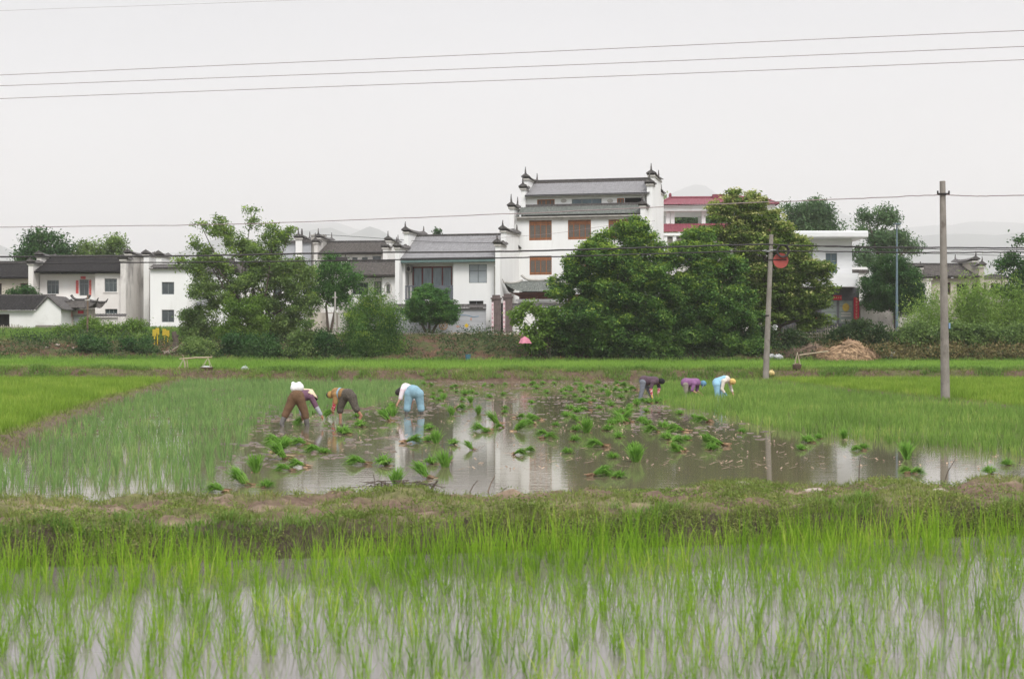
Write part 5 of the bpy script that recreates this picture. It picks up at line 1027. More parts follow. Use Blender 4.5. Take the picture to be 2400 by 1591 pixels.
B = P(405, 815, 105.5); B.z = zg(B.x, B.y); o = thing('dead_branches', 'pale dead branches lying below the yellow signs', 'branches', B); mb = MB(); q = random.Random(5)
for i in range(14): a = Vector((q.uniform(-.6, .6), q.uniform(-.3, .3), q.uniform(0, .2))); mb.tube([a, a + Vector((q.uniform(-.6, .6), q.uniform(-.2, .2), q.uniform(0, .35)))], [.035, .015], 5)
mb.tube([(-.3, 0, .15), (.7, .1, .75)], [.05, .03], 6); mb.build('branch_tangle', mk('bleached_wood', (.5, .42, .36), (.35, .28, .24), 6), o)
for i, (px, py, s) in enumerate(((97, 805, .22), (136, 806, .2), (110, 803, .15), (298, 804, .16), (172, 809, .14))):
    B = P(px, py, 107.5); B.z = zg(B.x, B.y) + .05; mb = MB(); mb.ell((0, 0, 0), (s, s * .8, s * .6), 8, 5, .15, i); o = mb.build('stone', M_stone, None, True); o.location = B
    tag(o, ('pale stone on the left slope, lowest left', 'largest pale stone on the left slope', 'small pale stone between two others on the left slope', 'pale stone left of the low dark bush', 'small pale stone right of the largest one on the left slope')[i], 'stone', 'pale stones on the left slope')
# picket fences
def picket(label, px0, px1, D, h, sp=.16, z=None, gapf=.12, seed=0):
    a = P(px0, CY, D); L = P(px1, CY, D).x - a.x; o = thing('picket_fence', label, 'fence', (a.x, D, 0)); mb = MB(); q = random.Random(seed); x = 0
    while x < L:
        if q.random() > gapf:
            zz = zg(a.x + x, D) - .1; hh = h * q.uniform(.85, 1.12); ln = q.uniform(-.04, .04); mb.add([(x - .03, 0, zz), (x + .03, 0, zz), (x + .03 + ln, 0, zz + hh), (x - .02 + ln, 0, zz + hh + .03), (x - .03, .03, zz), (x + .03, .03, zz), (x + .03 + ln, .03, zz + hh), (x - .02 + ln, .03, zz + hh + .03)], [(0, 1, 2, 3), (7, 6, 5, 4), (0, 4, 5, 1), (1, 5, 6, 2), (2, 6, 7, 3), (3, 7, 4, 0)])
        x += sp * q.uniform(.8, 1.25)
    mb.build('picket_row', M_pick, o); mb = MB()
    for k in (.35, .8):
        pts = [(t, .05, zg(a.x + t, D) - .1 + h * k) for t in np.linspace(0, L, 9)]; mb.tube(pts, .025, 5)
    mb.build('rail', M_pick, o)
picket('weathered picket fence between the sign pole and the lamp post', 1836, 2170, 112, 1.25, .17, seed=1)
picket('short pale picket fence beside the garden shed', -20, 52, 121, .8, .15, seed=2)
picket('dark stick fence in front of the couplet house', 143, 280, 121.5, .8, .13, seed=3)
# straw heap
def heap(name, label, cat, px, py, D, rx, rz, n_, mat, seed, L=1.1, ry=1.2):
    B = P(px, py, D); B.z = zg(B.x, B.y) - .05; r = np.random.default_rng(seed); o = thing(name, label, cat, B)
    th = r.uniform(0, 2 * np.pi, n_); ph = np.arccos(r.uniform(0, 1, n_)); q = r.uniform(.75, 1.03, n_)
    d = np.stack([np.sin(ph) * np.cos(th), np.sin(ph) * np.sin(th), np.cos(ph)], -1); p = d * q[:, None] * np.array([rx, ry, rz]); p[:, 2] = np.minimum(p[:, 2] * 1.35, rz) * (1 + .22 * np.sin(p[:, 0] * 2.3 + 1) + .1 * np.sin(p[:, 0] * 5.1)); p[:, 2] = p[:, 2].clip(.02)
    t = r.normal(0, 1, (n_, 3)); t[:, 0] += np.where(r.uniform(0, 1, n_) < .5, 1.4, -1.4); t -= d * (t * d).sum(1)[:, None] * .9; t /= np.linalg.norm(t, axis=1)[:, None]
    ln = (L * r.uniform(.4, 1.0, n_))[:, None]; w = np.cross(t, d); w /= np.linalg.norm(w, axis=1)[:, None] + 1e-6; w *= .028
    s = p - t * ln * .5; e = p + t * ln * .5 - np.array([0, 0, .12]); m_ = (s + e) / 2 + d * .08
    for A in (s, e, m_): A[:, 2] = A[:, 2].clip(.01)
    v = np.stack([s - w, s + w, m_ + w, m_ - w, e + w, e - w], 1).reshape(-1, 3); k = np.arange(n_)[:, None] * 6; f = np.stack([k + [[0, 1, 2, 3]], k + [[3, 2, 4, 5]]], 1).reshape(-1, 4)
    npmesh('straw', v, f, mat, o); mb = MB(); mb.ell((0, 0, 0), (rx * .82, ry * .8, rz * .85), 16, 10, .06, seed); mb.build('core', M_deadw, o); return o
heap('straw_heap', 'big heap of dry brown straw behind the right carrying pole', 'straw heap', 1984, 846, 103.6, 2.35, 1.15, 6000, M_straw, 3)
heap('straw_heap', 'flattened withered stalks left of the straw heap', 'straw heap', 1895, 846, 105.3, 1.9, .75, 1300, M_deadw, 4)
def sack(name, label, px, py, D, s, mat, cat='sack', seed=0, knot=True, ground_=True):
    B = P(px, py, D)
    if ground_: B.z = zg(B.x, B.y)
    o = thing(name, label, cat, B); mb = MB(); mb.ell((0, 0, s[2] * .8), s, 14, 9, .22, seed); mb.build('bag', mat, o, True)
    if knot: mb = MB(); mb.tube([(0, 0, s[2] * 1.5), (.02, 0, s[2] * 1.85), (.05, 0, s[2] * 2.1)], [s[0] * .3, s[0] * .12, s[0] * .22], 8); mb.build('knot', mat, o, True)
    return o
sack('sack', 'white plastic sack on the slope right of the straw heap', 2094, 814, 104.5, (.42, .3, .34), M_bag, seed=1, knot=False)
sack('sack', 'grey-white crumpled sack right of the leaning pole', 1822, 834, 104, (.40, .3, .26), M_bag, seed=2, knot=False)
sack('sack', 'smaller pale sack touching the leaning pole', 1808, 824, 104.6, (.3, .3, .26), M_bag, seed=3, knot=False)
sack('plastic_bag', 'pale yellow knotted plastic bag beside the leaning pole', 1808, 882, 75.6, (.17, .15, .15), M_bagy, 'bag', 4)
sack('plastic_bag', 'pale greenish plastic bag on the far bank right of the carrying pole', 574, 873, 77.0, (.2, .16, .13), mk('greenish_bag', (.36, .42, .36), (.3, .34, .28), 5, .5), 'bag', 5)
# blue pump barrel half hidden in weeds
B = P(1097, 842, 103.4); B.z = zg(B.x, B.y); o = thing('bucket', 'blue bucket half hidden in weeds on the village slope', 'bucket', B); mb = MB(); mb.tube([(0, 0, 0), (0, 0, .55)], [.16, .21], 12); mb.build('pail', mk('blue_plastic', (.06, .16, .22), rough=.5), o); mb = MB(); mb.tube([(.2 * math.cos(t), 0, .55 + .2 * math.sin(t)) for t in np.linspace(0, math.pi, 9)], .012, 4); mb.build('handle', M_wire, o)
# pink umbrella
B = P(1231, 812, 103.2); B.z = CH + (CY - 812) * 103.2 / F; o = thing('umbrella', 'pink umbrella lying open in front of the vivid green trees', 'umbrella', B, 0); mb = MB(); n_ = 8; A = Vector((-.05, 0, .75)); rim = []
for i in range(n_): t = 2 * math.pi * i / n_ + .3; rim.append(Vector((.5 * math.cos(t), .5 * math.sin(t), .2 + (.0 if i % 2 else .03))))
b0 = [tuple(A)]; 
for i in range(n_): b0 += [tuple(rim[i]), tuple(rim[i].lerp(rim[(i + 1) % n_], .5) * .93 + Vector((0, 0, .05))), tuple((rim[i] + A) * .5 + Vector((rim[i].x * .14, rim[i].y * .14, .07)))]
mb.v = b0
for i in range(n_):
    r0, m0, q0 = 1 + 3 * i, 2 + 3 * i, 3 + 3 * i; r1, q1 = 1 + 3 * ((i + 1) % n_), 3 + 3 * ((i + 1) % n_); mb.f += [(0, q0, q1), (q0, r0, m0), (q0, m0, q1), (q1, m0, r1)]
c_ = mb.build('canopy', M_pink, o); sd = c_.modifiers.new('s', 'SOLIDIFY'); sd.thickness = .01; mb = MB(); mb.tube([A + Vector((0, 0, .06)), (0, 0, .3), (.03, 0, -.35)], .014, 6); mb.build('shaft', M_dark, o); mb = MB(); mb.tube([(.03, 0, -.35), (.06, 0, -.42), (.1, 0, -.36)], .02, 6); mb.build('handle', M_dark, o)

# carrying poles with baskets
def basket(o, c, r, h, top, mat=M_bask, load=None, nr=4, dx=0):
    mb = MB(); c = Vector(c); n_ = 16; rings = [(.35, 0), (.8, .12), (1.0, .6), (1.03, 1.0)]
    for q, z in rings: mb.v += [(c.x + q * r * math.cos(2 * math.pi * k / n_), c.y + q * r * math.sin(2 * math.pi * k / n_), c.z + z * h) for k in range(n_)]
    for j in range(3):
        for k in range(n_): mb.f.append((j * n_ + k, j * n_ + (k + 1) % n_, (j + 1) * n_ + (k + 1) % n_, (j + 1) * n_ + k))
    mb.f.append(tuple(range(n_))[::-1]); b = mb.build('basket', mat, o); sd = b.modifiers.new('s', 'SOLIDIFY'); sd.thickness = .02
    mb = MB(); mb.tube([(c.x + r * 1.03 * math.cos(t), c.y + r * 1.03 * math.sin(t), c.z + h) for t in np.linspace(0, 2 * math.pi, 17)], .02, 5, False); mb.build('rim', mat, b)
    if load: mb = MB(); mb.ell((c.x, c.y, c.z + h * .8), (r * .85, r * .85, h * .6), 12, 6, .15, 3); mb.build('load', load, b)
    mb = MB()
    for k in range(nr): a = 2 * math.pi * (k + .5) / nr; mb.tube([(c.x + r * math.cos(a), c.y + r * math.sin(a), c.z + h * .9), top], .011, 4)
    mb.build('rope', M_rope, o)
D_ = 77.0; B = P(459, 868, D_); B.z = zg(B.x, B.y); o = thing('carrying_pole', 'bamboo carrying pole with two hanging baskets on the left of the far bank', 'carrying pole', B)
def lp_(px, py, dy=0): q = P(px, py, D_) - B; return Vector((q.x, dy, q.z))
mb = MB(); mb.tube([lp_(420, 841), lp_(440, 840), lp_(460, 838), lp_(480, 838), lp_(497, 837)], [.03, .04, .045, .04, .03], 8); mb.build('pole', M_bamboo, o)
c = lp_(487, 871); basket(o, (c.x, -.3, c.z + .02), .34, .22, lp_(488, 838), load=M_bag, nr=4); 
c = lp_(430, 874); basket(o, (c.x, -.3, c.z + .0), .30, .19, lp_(430, 840), load=M_bask, nr=4)
mb = MB(); mb.tube([lp_(474, 862, -.1), lp_(471, 868, -.2), lp_(469, 874, -.2)], [.1, .07, .03], 7); mb.build('white_cloth', M_bag, o)
mb = MB(); mb.tube([lp_(426, 832), lp_(430, 834), lp_(431, 840)], .015, 5); mb.tube([lp_(493, 832), lp_(497, 834), lp_(495, 840)], .015, 5)
for xx in (436, 441): mb.tube([lp_(xx, 880, .2), lp_(xx - 4, 841, .04)], .03, 5)
mb.build('support_stick', M_bamboo, o)
D_ = 76.6; B = P(1868, 862, D_); B.z = zg(B.x, B.y); o = thing('carrying_pole', 'slanting bamboo carrying pole with one hanging basket near the straw heap', 'carrying pole', B)
mb = MB(); a, b_ = lp_(1874, 832), P(1940, 823, 81.5) - B; mb.tube([a, b_], .035, 8); mb.build('pole', M_bamboo, o)
c = lp_(1868, 864); basket(o, (c.x, 0, max(c.z - .1, .02)), .24, .26, lp_(1869, 826), load=M_bask, nr=4)
mb = MB(); mb.tube([lp_(1862, 868, .1), lp_(1869, 825, .02)], .022, 5); mb.tube([lp_(1877, 868, .1), lp_(1869, 825, .02)], .022, 5); mb.build('support_stick', M_bamboo, o)
# stakes, twigs on the near bank
B = G(925, 1150, .05); o = thing('brushwood', 'tangle of dead twigs at the water edge of the near bank', 'twigs', B); mb = MB(); q = random.Random(8)
for i in range(26): a = Vector((q.uniform(-.3, .35), q.uniform(-.2, .1), q.uniform(0, .05))); mb.tube([a, a + Vector((q.uniform(-.25, .25), q.uniform(-.1, .1), q.uniform(.02, .13))), a + Vector((q.uniform(-.5, .5), q.uniform(-.1, .1), q.uniform(0, .12)))], [.011, .008, .004], 5)
mb.build('twig_tangle', M_bark, o)
for i, (x0, y0, x1, y1, lb) in enumerate(((1004, 1158, 1026, 1125, 'thick broken branch leaning from the near bank'), (838, 1158, 862, 1140, 'short twig lying left of the twig tangle'), (880, 1140, 874, 1108, 'thin curved twig standing above the twig tangle'), (1142, 1152, 1160, 1115, 'thin slanting stick at the water edge, upright'), (1172, 1154, 1188, 1142, 'short brown stick poking from the water edge'), (1098, 1154, 1120, 1125, 'thin slanting stick left of the taller one at the water edge'), (2013, 1128, 2017, 1070, 'thin upright stick in water at the right'), (2209, 1135, 2240, 1075, 'thin stick leaning right beside the tall pole reflection'))):
    a = G(x0, y0, 0); sc_ = a.y / F; dx, dz = (x1 - x0) * sc_, (y0 - y1) * sc_; mb = MB(); r = .024 if i == 0 else .009; mb.tube([(0, 0, -.03), (dx * .5, .03, dz * .55), (dx, .0, dz)], [r, r * .8, r * .5], 6); o = mb.build('stick', M_bark if i != 3 else M_deadw); o.location = a; tag(o, lb, 'stick', 'sticks at the near bank')
for i, (px, py, s, lb) in enumerate(((2362, 0, 0, 0),) and ((1908, 1156, .09, 'pale stone on the near bank, right part'), (2200, 1160, .08, 'flat pale stone near the right end of the near bank'), (2315, 1122, .07, 'pale stone at the water edge far right'), (1740, 1152, .06, 'small pale clod on the near bank'), (1250, 1172, .07, 'grey flat clod in the middle of the near bank'), (2065, 1145, .08, 'grey-pink clod on the near bank'))):
    a = G(px, py, .12); a.z = zg(a.x, a.y) + .02; mb = MB(); mb.ell((0, 0, 0), (s * 1.6, s, s * .5), 9, 6, .2, i); o = mb.build('stone', M_stone, None, True); o.location = a; tag(o, lb, 'stone', 'stones on the near bank')

# ================================================================ bundles of rice seedlings
def bundle_proto(kind, seed):
    r = np.random.default_rng(seed); n_ = 170
    if kind == 'upright': rt = np.array([0, 0, .0]); tl = r.normal(0, .18, 2); dirs = np.stack([tl[0] + r.normal(0, .30, n_), tl[1] + r.normal(0, .30, n_), np.ones(n_)], -1); L = .34; droop = .09
    elif kind == 'fallen': rt = np.array([.16, 0, .04]); dirs = np.stack([-1 + r.normal(0, .12, n_), r.normal(0, .30, n_), .42 + r.normal(0, .2, n_)], -1); L = .36; droop = .16
    elif kind == 'leaning': rt = np.array([.10, 0, .03]); dirs = np.stack([-.65 + r.normal(0, .18, n_), r.normal(0, .28, n_), .8 + r.normal(0, .16, n_)], -1); L = .34; droop = .12
    else: rt = np.array([0, 0, .02]); dirs = np.stack([r.normal(0, .9, n_), r.normal(0, .7, n_), .55 + abs(r.normal(0, .25, n_))], -1); L = .26; droop = .12
    dirs /= np.linalg.norm(dirs, axis=1)[:, None]; L = L * r.uniform(.6, 1.1, n_)[:, None]
    s0 = rt + np.stack([r.normal(0, .022, n_), r.normal(0, .03, n_), r.uniform(0, .02, n_)], -1); md = s0 + dirs * L * .55; e = s0 + dirs * L; e[:, 2] -= droop * r.uniform(.2, 1, n_); e[:, 2] = e[:, 2].clip(.005)
    b = r.uniform(0, 2 * np.pi, n_); w = np.stack([np.cos(b), np.sin(b), 0 * b], -1) * .0085
    v = np.stack([s0 - w * .6, s0 + w * .6, md + w, md - w, e + w * .2, e - w * .2], 1).reshape(-1, 3); k = np.arange(n_)[:, None] * 6
    f = np.stack([k + [[0, 1, 2, 3]], k + [[3, 2, 4, 5]]], 1).reshape(-1, 4)
    o = thing('seedling_bundle', 'x', 'seedlings'); npmesh('leaves', v, f, L_bund, o)
    m_ = 26; s1 = rt + r.normal(0, .02, (m_, 3)); s1[:, 2] = s1[:, 2].clip(0); sg = 1 if kind != 'upright' else 0
    e1 = s1 + np.stack([sg * r.uniform(.03, .13, m_) + r.normal(0, .03 if sg else .05, m_), r.normal(0, .04, m_), -.01 + 0 * r.uniform(0, 1, m_)], -1); e1[:, 2] = e1[:, 2].clip(-.01)
    w = r.normal(0, .006, (m_, 3)); v = np.stack([s1 - w, s1 + w, e1 + w, e1 - w], 1).reshape(-1, 3)
    npmesh('roots', v, np.arange(m_ * 4).reshape(-1, 4), M_straw, o); return o
KD = {'u': 'upright', 'f': 'fallen', 'l': 'leaning', 's': 'spread'}
PR = {c: [bundle_proto(KD[c], 300 + 10 * i + j) for j in range(5)] for i, c in enumerate('ufls')}
used_ = set()
def bundle(px, py, w, c, lab, flip, k):
    src = PR[c][rnd.randrange(5)]; first = src.name not in used_; used_.add(src.name)
    if first: o = src
    else:
        o = src.copy(); COL.objects.link(o)
        for ch in src.children: d = ch.copy(); COL.objects.link(d); d.parent = o
    a = G(px, py + (4 if c in 'us' else 5), 0); a.z = -.01; s = w * a.y / F / {'u': .24, 'f': .31, 'l': .26, 's': .31}[c]; s = min(max(s, .7), 1.35)
    o.location = a; o.scale = (s, s, s); o.rotation_euler = (0, 0, rnd.uniform(-.4, .4) + (math.pi if flip else 0)); o['label'] = lab; o['category'] = 'seedlings'; o['group'] = 'bundles of rice seedlings scattered over the muddy water'
KW = {'u': 'upright', 'f': 'fallen', 'l': 'leaning', 's': 'spread-out'}
CLUS = [('at the lower left water corner', [(500, 1148, 44, 'f'), (555, 1132, 46, 'l'), (600, 1103, 38, 'u'), (625, 1138, 22, 's'), (660, 1098, 34, 'f')]),
 ('below the leftmost planter', [(637, 1038, 50, 'f'), (668, 1033, 30, 'f'), (697, 1038, 36, 'f'), (648, 1072, 46, 'l'), (668, 1057, 40, 'l'), (691, 1090, 40, 'f'), (731, 1055, 38, 'f'), (761, 1058, 20, 's')]),
 ('on the bright left water', [(830, 1084, 44, 'f'), (900, 1087, 46, 's'), (927, 1131, 34, 'u'), (983, 1116, 44, 'l')]),
 ('near the mustard-shirted planter', [(805, 1014, 38, 's'), (844, 996, 30, 's'), (836, 973, 20, 's'), (732, 965, 14, 's')]),
 ('left of the blue-trousered planter', [(896, 981, 36, 'l'), (915, 966, 26, 'l'), (921, 974, 22, 'u')]),
 ('below the blue-trousered planter', [(974, 1033, 38, 'f'), (1005, 1003, 28, 's'), (1002, 1030, 24, 's'), (1022, 1034, 28, 'u'), (1063, 1038, 28, 's'), (1011, 1083, 36, 's'), (1044, 1090, 34, 'u')]),
 ('right of the blue-trousered planter', [(1011, 900, 14, 's'), (1014, 930, 12, 's'), (1039, 934, 16, 'u'), (1027, 934, 10, 's'), (1070, 915, 12, 's'), (1088, 921, 20, 's'), (1106, 916, 14, 's'), (1083, 936, 16, 's'), (1104, 941, 15, 'u'), (1083, 954, 26, 'f'), (1059, 968, 18, 'u'), (1122, 966, 18, 'u'), (993, 897, 12, 's'), (1065, 903, 12, 's')]),
 ('on the pale house reflection', [(1152, 990, 38, 'l'), (1168, 997, 20, 'f'), (1118, 1005, 36, 'f'), (1139, 1009, 14, 's'), (1097, 1049, 24, 'l'), (1223, 1061, 32, 'f'), (1243, 1053, 26, 'f'), (1239, 990, 26, 'f'), (1223, 1006, 30, 'l'), (1269, 1016, 30, 'f'), (1291, 1022, 30, 'f')]),
 ('close to the far bank', [(1227, 902, 13, 's'), (1249, 897, 16, 's'), (1256, 906, 16, 's'), (1272, 896, 14, 's'), (1299, 896, 13, 's'), (1281, 917, 16, 's'), (1361, 899, 13, 's'), (1386, 903, 12, 's'), (1401, 896, 16, 's'), (1184, 897, 9, 's')]),
 ('left of the red-sleeved planter', [(1324, 921, 12, 's'), (1337, 913, 10, 's'), (1348, 925, 14, 's'), (1361, 910, 12, 's'), (1378, 929, 14, 's'), (1364, 940, 26, 'f'), (1391, 938, 16, 's'), (1412, 912, 16, 'f'), (1425, 926, 16, 'u'), (1457, 930, 18, 's'), (1462, 900, 28, 'f'), (1480, 909, 20, 'f'), (1446, 896, 18, 'f'), (1405, 955, 18, 's'), (1431, 948, 22, 's'), (1476, 951, 18, 's'), (1492, 946, 20, 's'), (1514, 961, 16, 's')]),
 ('on the dark tree reflection', [(1375, 1010, 36, 'u'), (1350, 1006, 28, 's'), (1426, 1005, 28, 's'), (1449, 1022, 26, 's'), (1348, 1030, 28, 's'), (1330, 1058, 28, 's'), (1391, 1043, 40, 'f'), (1437, 1070, 30, 's'), (1471, 979, 24, 'l'), (1508, 980, 16, 's')]),
 ('by the near bank, middle', [(1490, 1078, 38, 'u'), (1417, 1110, 48, 'f'), (1451, 1115, 20, 's')]),
 ('below the three right planters', [(1560, 935, 22, 's'), (1594, 915, 14, 's'), (1583, 925, 18, 's'), (1593, 967, 20, 's'), (1626, 975, 14, 's'), (1640, 985, 34, 'f'), (1522, 1008, 36, 'f'), (1580, 1008, 40, 'f'), (1562, 1026, 32, 's'), (1610, 1027, 24, 's'), (1669, 1040, 42, 'f')]),
 ('along the right shore', [(1877, 1050, 22, 's'), (1893, 1033, 34, 's'), (1918, 1024, 22, 's'), (1978, 1024, 20, 'u'), (2006, 1051, 20, 'f'), (2024, 1047, 22, 's'), (2125, 1072, 36, 'u'), (2123, 1103, 30, 'f'), (2152, 1105, 30, 'f'), (2319, 1106, 36, 's'), (2360, 1086, 26, 's')])]
q = random.Random(77)
for nm_, x0, x1, y0, y1, n_ in (('scattered far off', 1310, 1500, 893, 915, 15), ('below the dark-shirted planter', 1300, 1520, 955, 995, 14), ('over the centre water', 1180, 1400, 925, 985, 9), ('in dark water right of centre', 1480, 1760, 985, 1075, 8), ('near the far bank, left of centre', 1000, 1180, 898, 930, 10)):
    CLUS.append((nm_, [(q.uniform(x0, x1), (yy_ := q.uniform(y0, y1)), q.uniform(.75, 1.25) * (10 + (yy_ - 890) * .14), q.choice('ssfsl')) for _ in range(n_)]))
CLUS.append(("at the dark-shirted planter's feet", [(1492, 940, 20, 's'), (1506, 938, 22, 'f'), (1521, 941, 22, 's'), (1537, 939, 20, 's'), (1549, 936, 18, 'f')]))
ORD = ['first', 'second', 'third', 'fourth', 'fifth', 'sixth', 'seventh', 'eighth', 'ninth', 'tenth', 'eleventh', 'twelfth', 'thirteenth', 'fourteenth', 'fifteenth', 'sixteenth', 'seventeenth', 'eighteenth']
k_ = 0
for nm, L in CLUS:
    for i, (px, py, w, c) in enumerate(sorted(L)):
        bundle(px, py, w, c, '%s seedling bundle, %s from left of those %s' % (KW[c], ORD[i], nm), rnd.random() < .25, k_); k_ += 1
# floating straw and mud crumbs on the water
n_ = 5200; x = rs.uniform(-12, 16, n_); y = 24 + 50 * rs.uniform(0, 1, n_) ** 1.2; k = (fbm(x * .5, y * .4, 91) > .45) & ~inpoly(x, y, lpoly) & ~inpoly(x, y, rpoly) & (x > -10) & (x < 15); x, y = x[k], y[k]
a = rs.uniform(0, np.pi, len(x)); L = rs.uniform(.02, .10, len(x)); dx, dy = np.cos(a) * L, np.sin(a) * L; wx, wy = -np.sin(a) * .012, np.cos(a) * .012; zz = np.full(x.shape, .008)
v = np.stack([np.stack([x - dx - wx, y - dy - wy, zz], -1), np.stack([x - dx + wx, y - dy + wy, zz], -1), np.stack([x + dx + wx, y + dy + wy, zz + .02], -1), np.stack([x + dx - wx, y + dy - wy, zz + .02], -1)], 1).reshape(-1, 3)
tag(npmesh('debris', v, np.arange(len(v)).reshape(-1, 4), mk('wet_straw', (.34, .25, .17), (.22, .15, .10), 5, .7, rnd_i=.5)), 'bits of straw floating on the muddy water', 'debris', kind='stuff')

# low clods of churned mud breaking the surface
rc = np.random.default_rng(5); PX, PY = [], []
for x0, x1, y0, y1, m_ in ((560, 1010, 948, 1075, 900), (960, 1200, 895, 960, 260), (1200, 1560, 893, 985, 900), (1480, 1800, 945, 1030, 420), (520, 700, 1040, 1120, 160)):
    PX.append(rc.uniform(x0, x1, m_)); PY.append(y0 + (y1 - y0) * rc.uniform(0, 1, m_) ** 1.6)
PX, PY = np.concatenate(PX), np.concatenate(PY); D_ = F * CH / (PY - CY); x = (PX - CX) * D_ / F; y = D_
k = (fbm(x * 1.2, y * .6, 71) > .47) & ~inpoly(x, y, rpoly) & (y < 74); x, y = x[k], y[k]; n_ = len(x); s_ = rc.uniform(.02, .085, n_) ; hh = s_ * rc.uniform(.12, .3, n_); K = 8
an = np.linspace(0, 2 * np.pi, K, endpoint=False)[None, :] + rc.uniform(0, 6, n_)[:, None]; R0 = s_[:, None] * rc.uniform(.55, 1.25, (n_, K)); st_ = rc.uniform(1, 2.2, n_)[:, None]
o0 = np.stack([x[:, None] + np.cos(an) * R0 * st_, y[:, None] + np.sin(an) * R0, np.full((n_, K), -.01)], -1); o1 = np.stack([x[:, None] + np.cos(an) * R0 * st_ * .55, y[:, None] + np.sin(an) * R0 * .55, hh[:, None] * rc.uniform(.6, 1.2, (n_, K))], -1)
v = np.concatenate([o0, o1], 1).reshape(-1, 3); b_ = np.arange(n_)[:, None, None] * 16; kk = np.arange(K); q = np.stack([kk, (kk + 1) % K, 8 + (kk + 1) % K, 8 + kk], -1)[None] + b_; tp = np.stack([[8, 9, 10, 11], [8, 11, 12, 15], [12, 13, 14, 15]])[None] + b_
mud_ = mk('wet_mud', (.15, .11, .078), (.085, .062, .045), 6, .35, .3, 30, spec=.5, rnd_i=.35)
tag(npmesh('mud', v, np.concatenate([q, tp], 1).reshape(-1, 4), mud_), 'churned wet mud breaking the water surface', 'mud', kind='stuff')
# ================================================================ people
def capsule(mb, a, b, r0, r1, n=14, m=5):
    a, b = Vector(a), Vector(b); d = b - a; L = d.length; d = d / L if L > 1e-6 else Vector((0, 0, 1)); x = d.orthogonal().normalized(); y = d.cross(x); base = len(mb.v); rings = []
    for i in range(1, m + 1): t = math.pi / 2 * i / m; rings.append((a - d * r0 * math.cos(t), r0 * math.sin(t)))
    for i in range(m): t = math.pi / 2 * i / m; rings.append((b + d * r1 * math.sin(t), r1 * math.cos(t)))
    mb.v.append(tuple(a - d * r0))
    for c, r in rings: mb.v += [tuple(c + x * r * math.cos(2 * math.pi * k / n) + y * r * math.sin(2 * math.pi * k / n)) for k in range(n)]
    mb.v.append(tuple(b + d * r1)); e = len(mb.v) - 1
    for k in range(n):
        mb.f.append((base, base + 1 + (k + 1) % n, base + 1 + k)); mb.f.append((e, e - n + k, e - n + (k + 1) % n))
        for j in range(len(rings) - 1): mb.f.append((base + 1 + j * n + k, base + 1 + j * n + (k + 1) % n, base + 1 + (j + 1) * n + (k + 1) % n, base + 1 + (j + 1) * n + k))
def fuse(mb, name, mat, parent, vox=.012, it=6):
    o = mb.build(name, mat, parent, True); r = o.modifiers.new('fuse', 'REMESH'); r.mode = 'VOXEL'; r.voxel_size = vox; r.use_smooth_shade = True
    s = o.modifiers.new('soft', 'SMOOTH'); s.iterations = it; s.factor = .6; return o
M_skin = mk('sunburnt_skin', (.36, .19, .12), (.30, .15, .09), 5, .6)
M_skinp = mk('light_skin', (.48, .27, .19), (.42, .23, .15), 5, .6)
M_hair = mk('black_hair', (.02, .016, .014), (.04, .03, .025), 20, .5)
M_mud = mk('muddy_boot', (.17, .16, .155), (.09, .085, .075), 8, .6)
def cloth(name, c1, c2=None, sc=9, c3=None, **k): return mk(name, c1, c2 or tuple(x * .72 for x in c1), sc, .9, .3, 24, c3=c3, **k)
def hand(mb, w, d, side, holding=True, s=1.0):
    """palm, four unequal bent fingers, thumb from the side of the palm"""
    w = Vector(w); d = Vector(d).normalized(); x = Vector(side); x = (x - d * x.dot(d)).normalized(); n = d.cross(x).normalized()
    capsule(mb, w, w + d * .05 * s, .026 * s, .034 * s, 10, 3); pm = w + d * .055 * s
    for i, (o, L) in enumerate(((-.027, .066), (-.009, .076), (.009, .072), (.027, .056))):
        a = pm + x * o * s + d * .018 * s; c = a + (d * .75 + n * .3).normalized() * L * .55 * s; e = c + (d * .25 + n * .9).normalized() * L * .5 * s
        capsule(mb, a, c, .0105 * s, .0095 * s, 8, 3); capsule(mb, c, e, .0095 * s, .008 * s, 8, 3)
    a = w + d * .025 * s - x * .026 * s; c = a + (-x * .7 + d * .55 + n * .4).normalized() * .036 * s; capsule(mb, a, c, .012 * s, .0105 * s, 8, 3); capsule(mb, c, c + (d * .6 + n * .75).normalized() * .028 * s, .0105 * s, .008 * s, 8, 3)
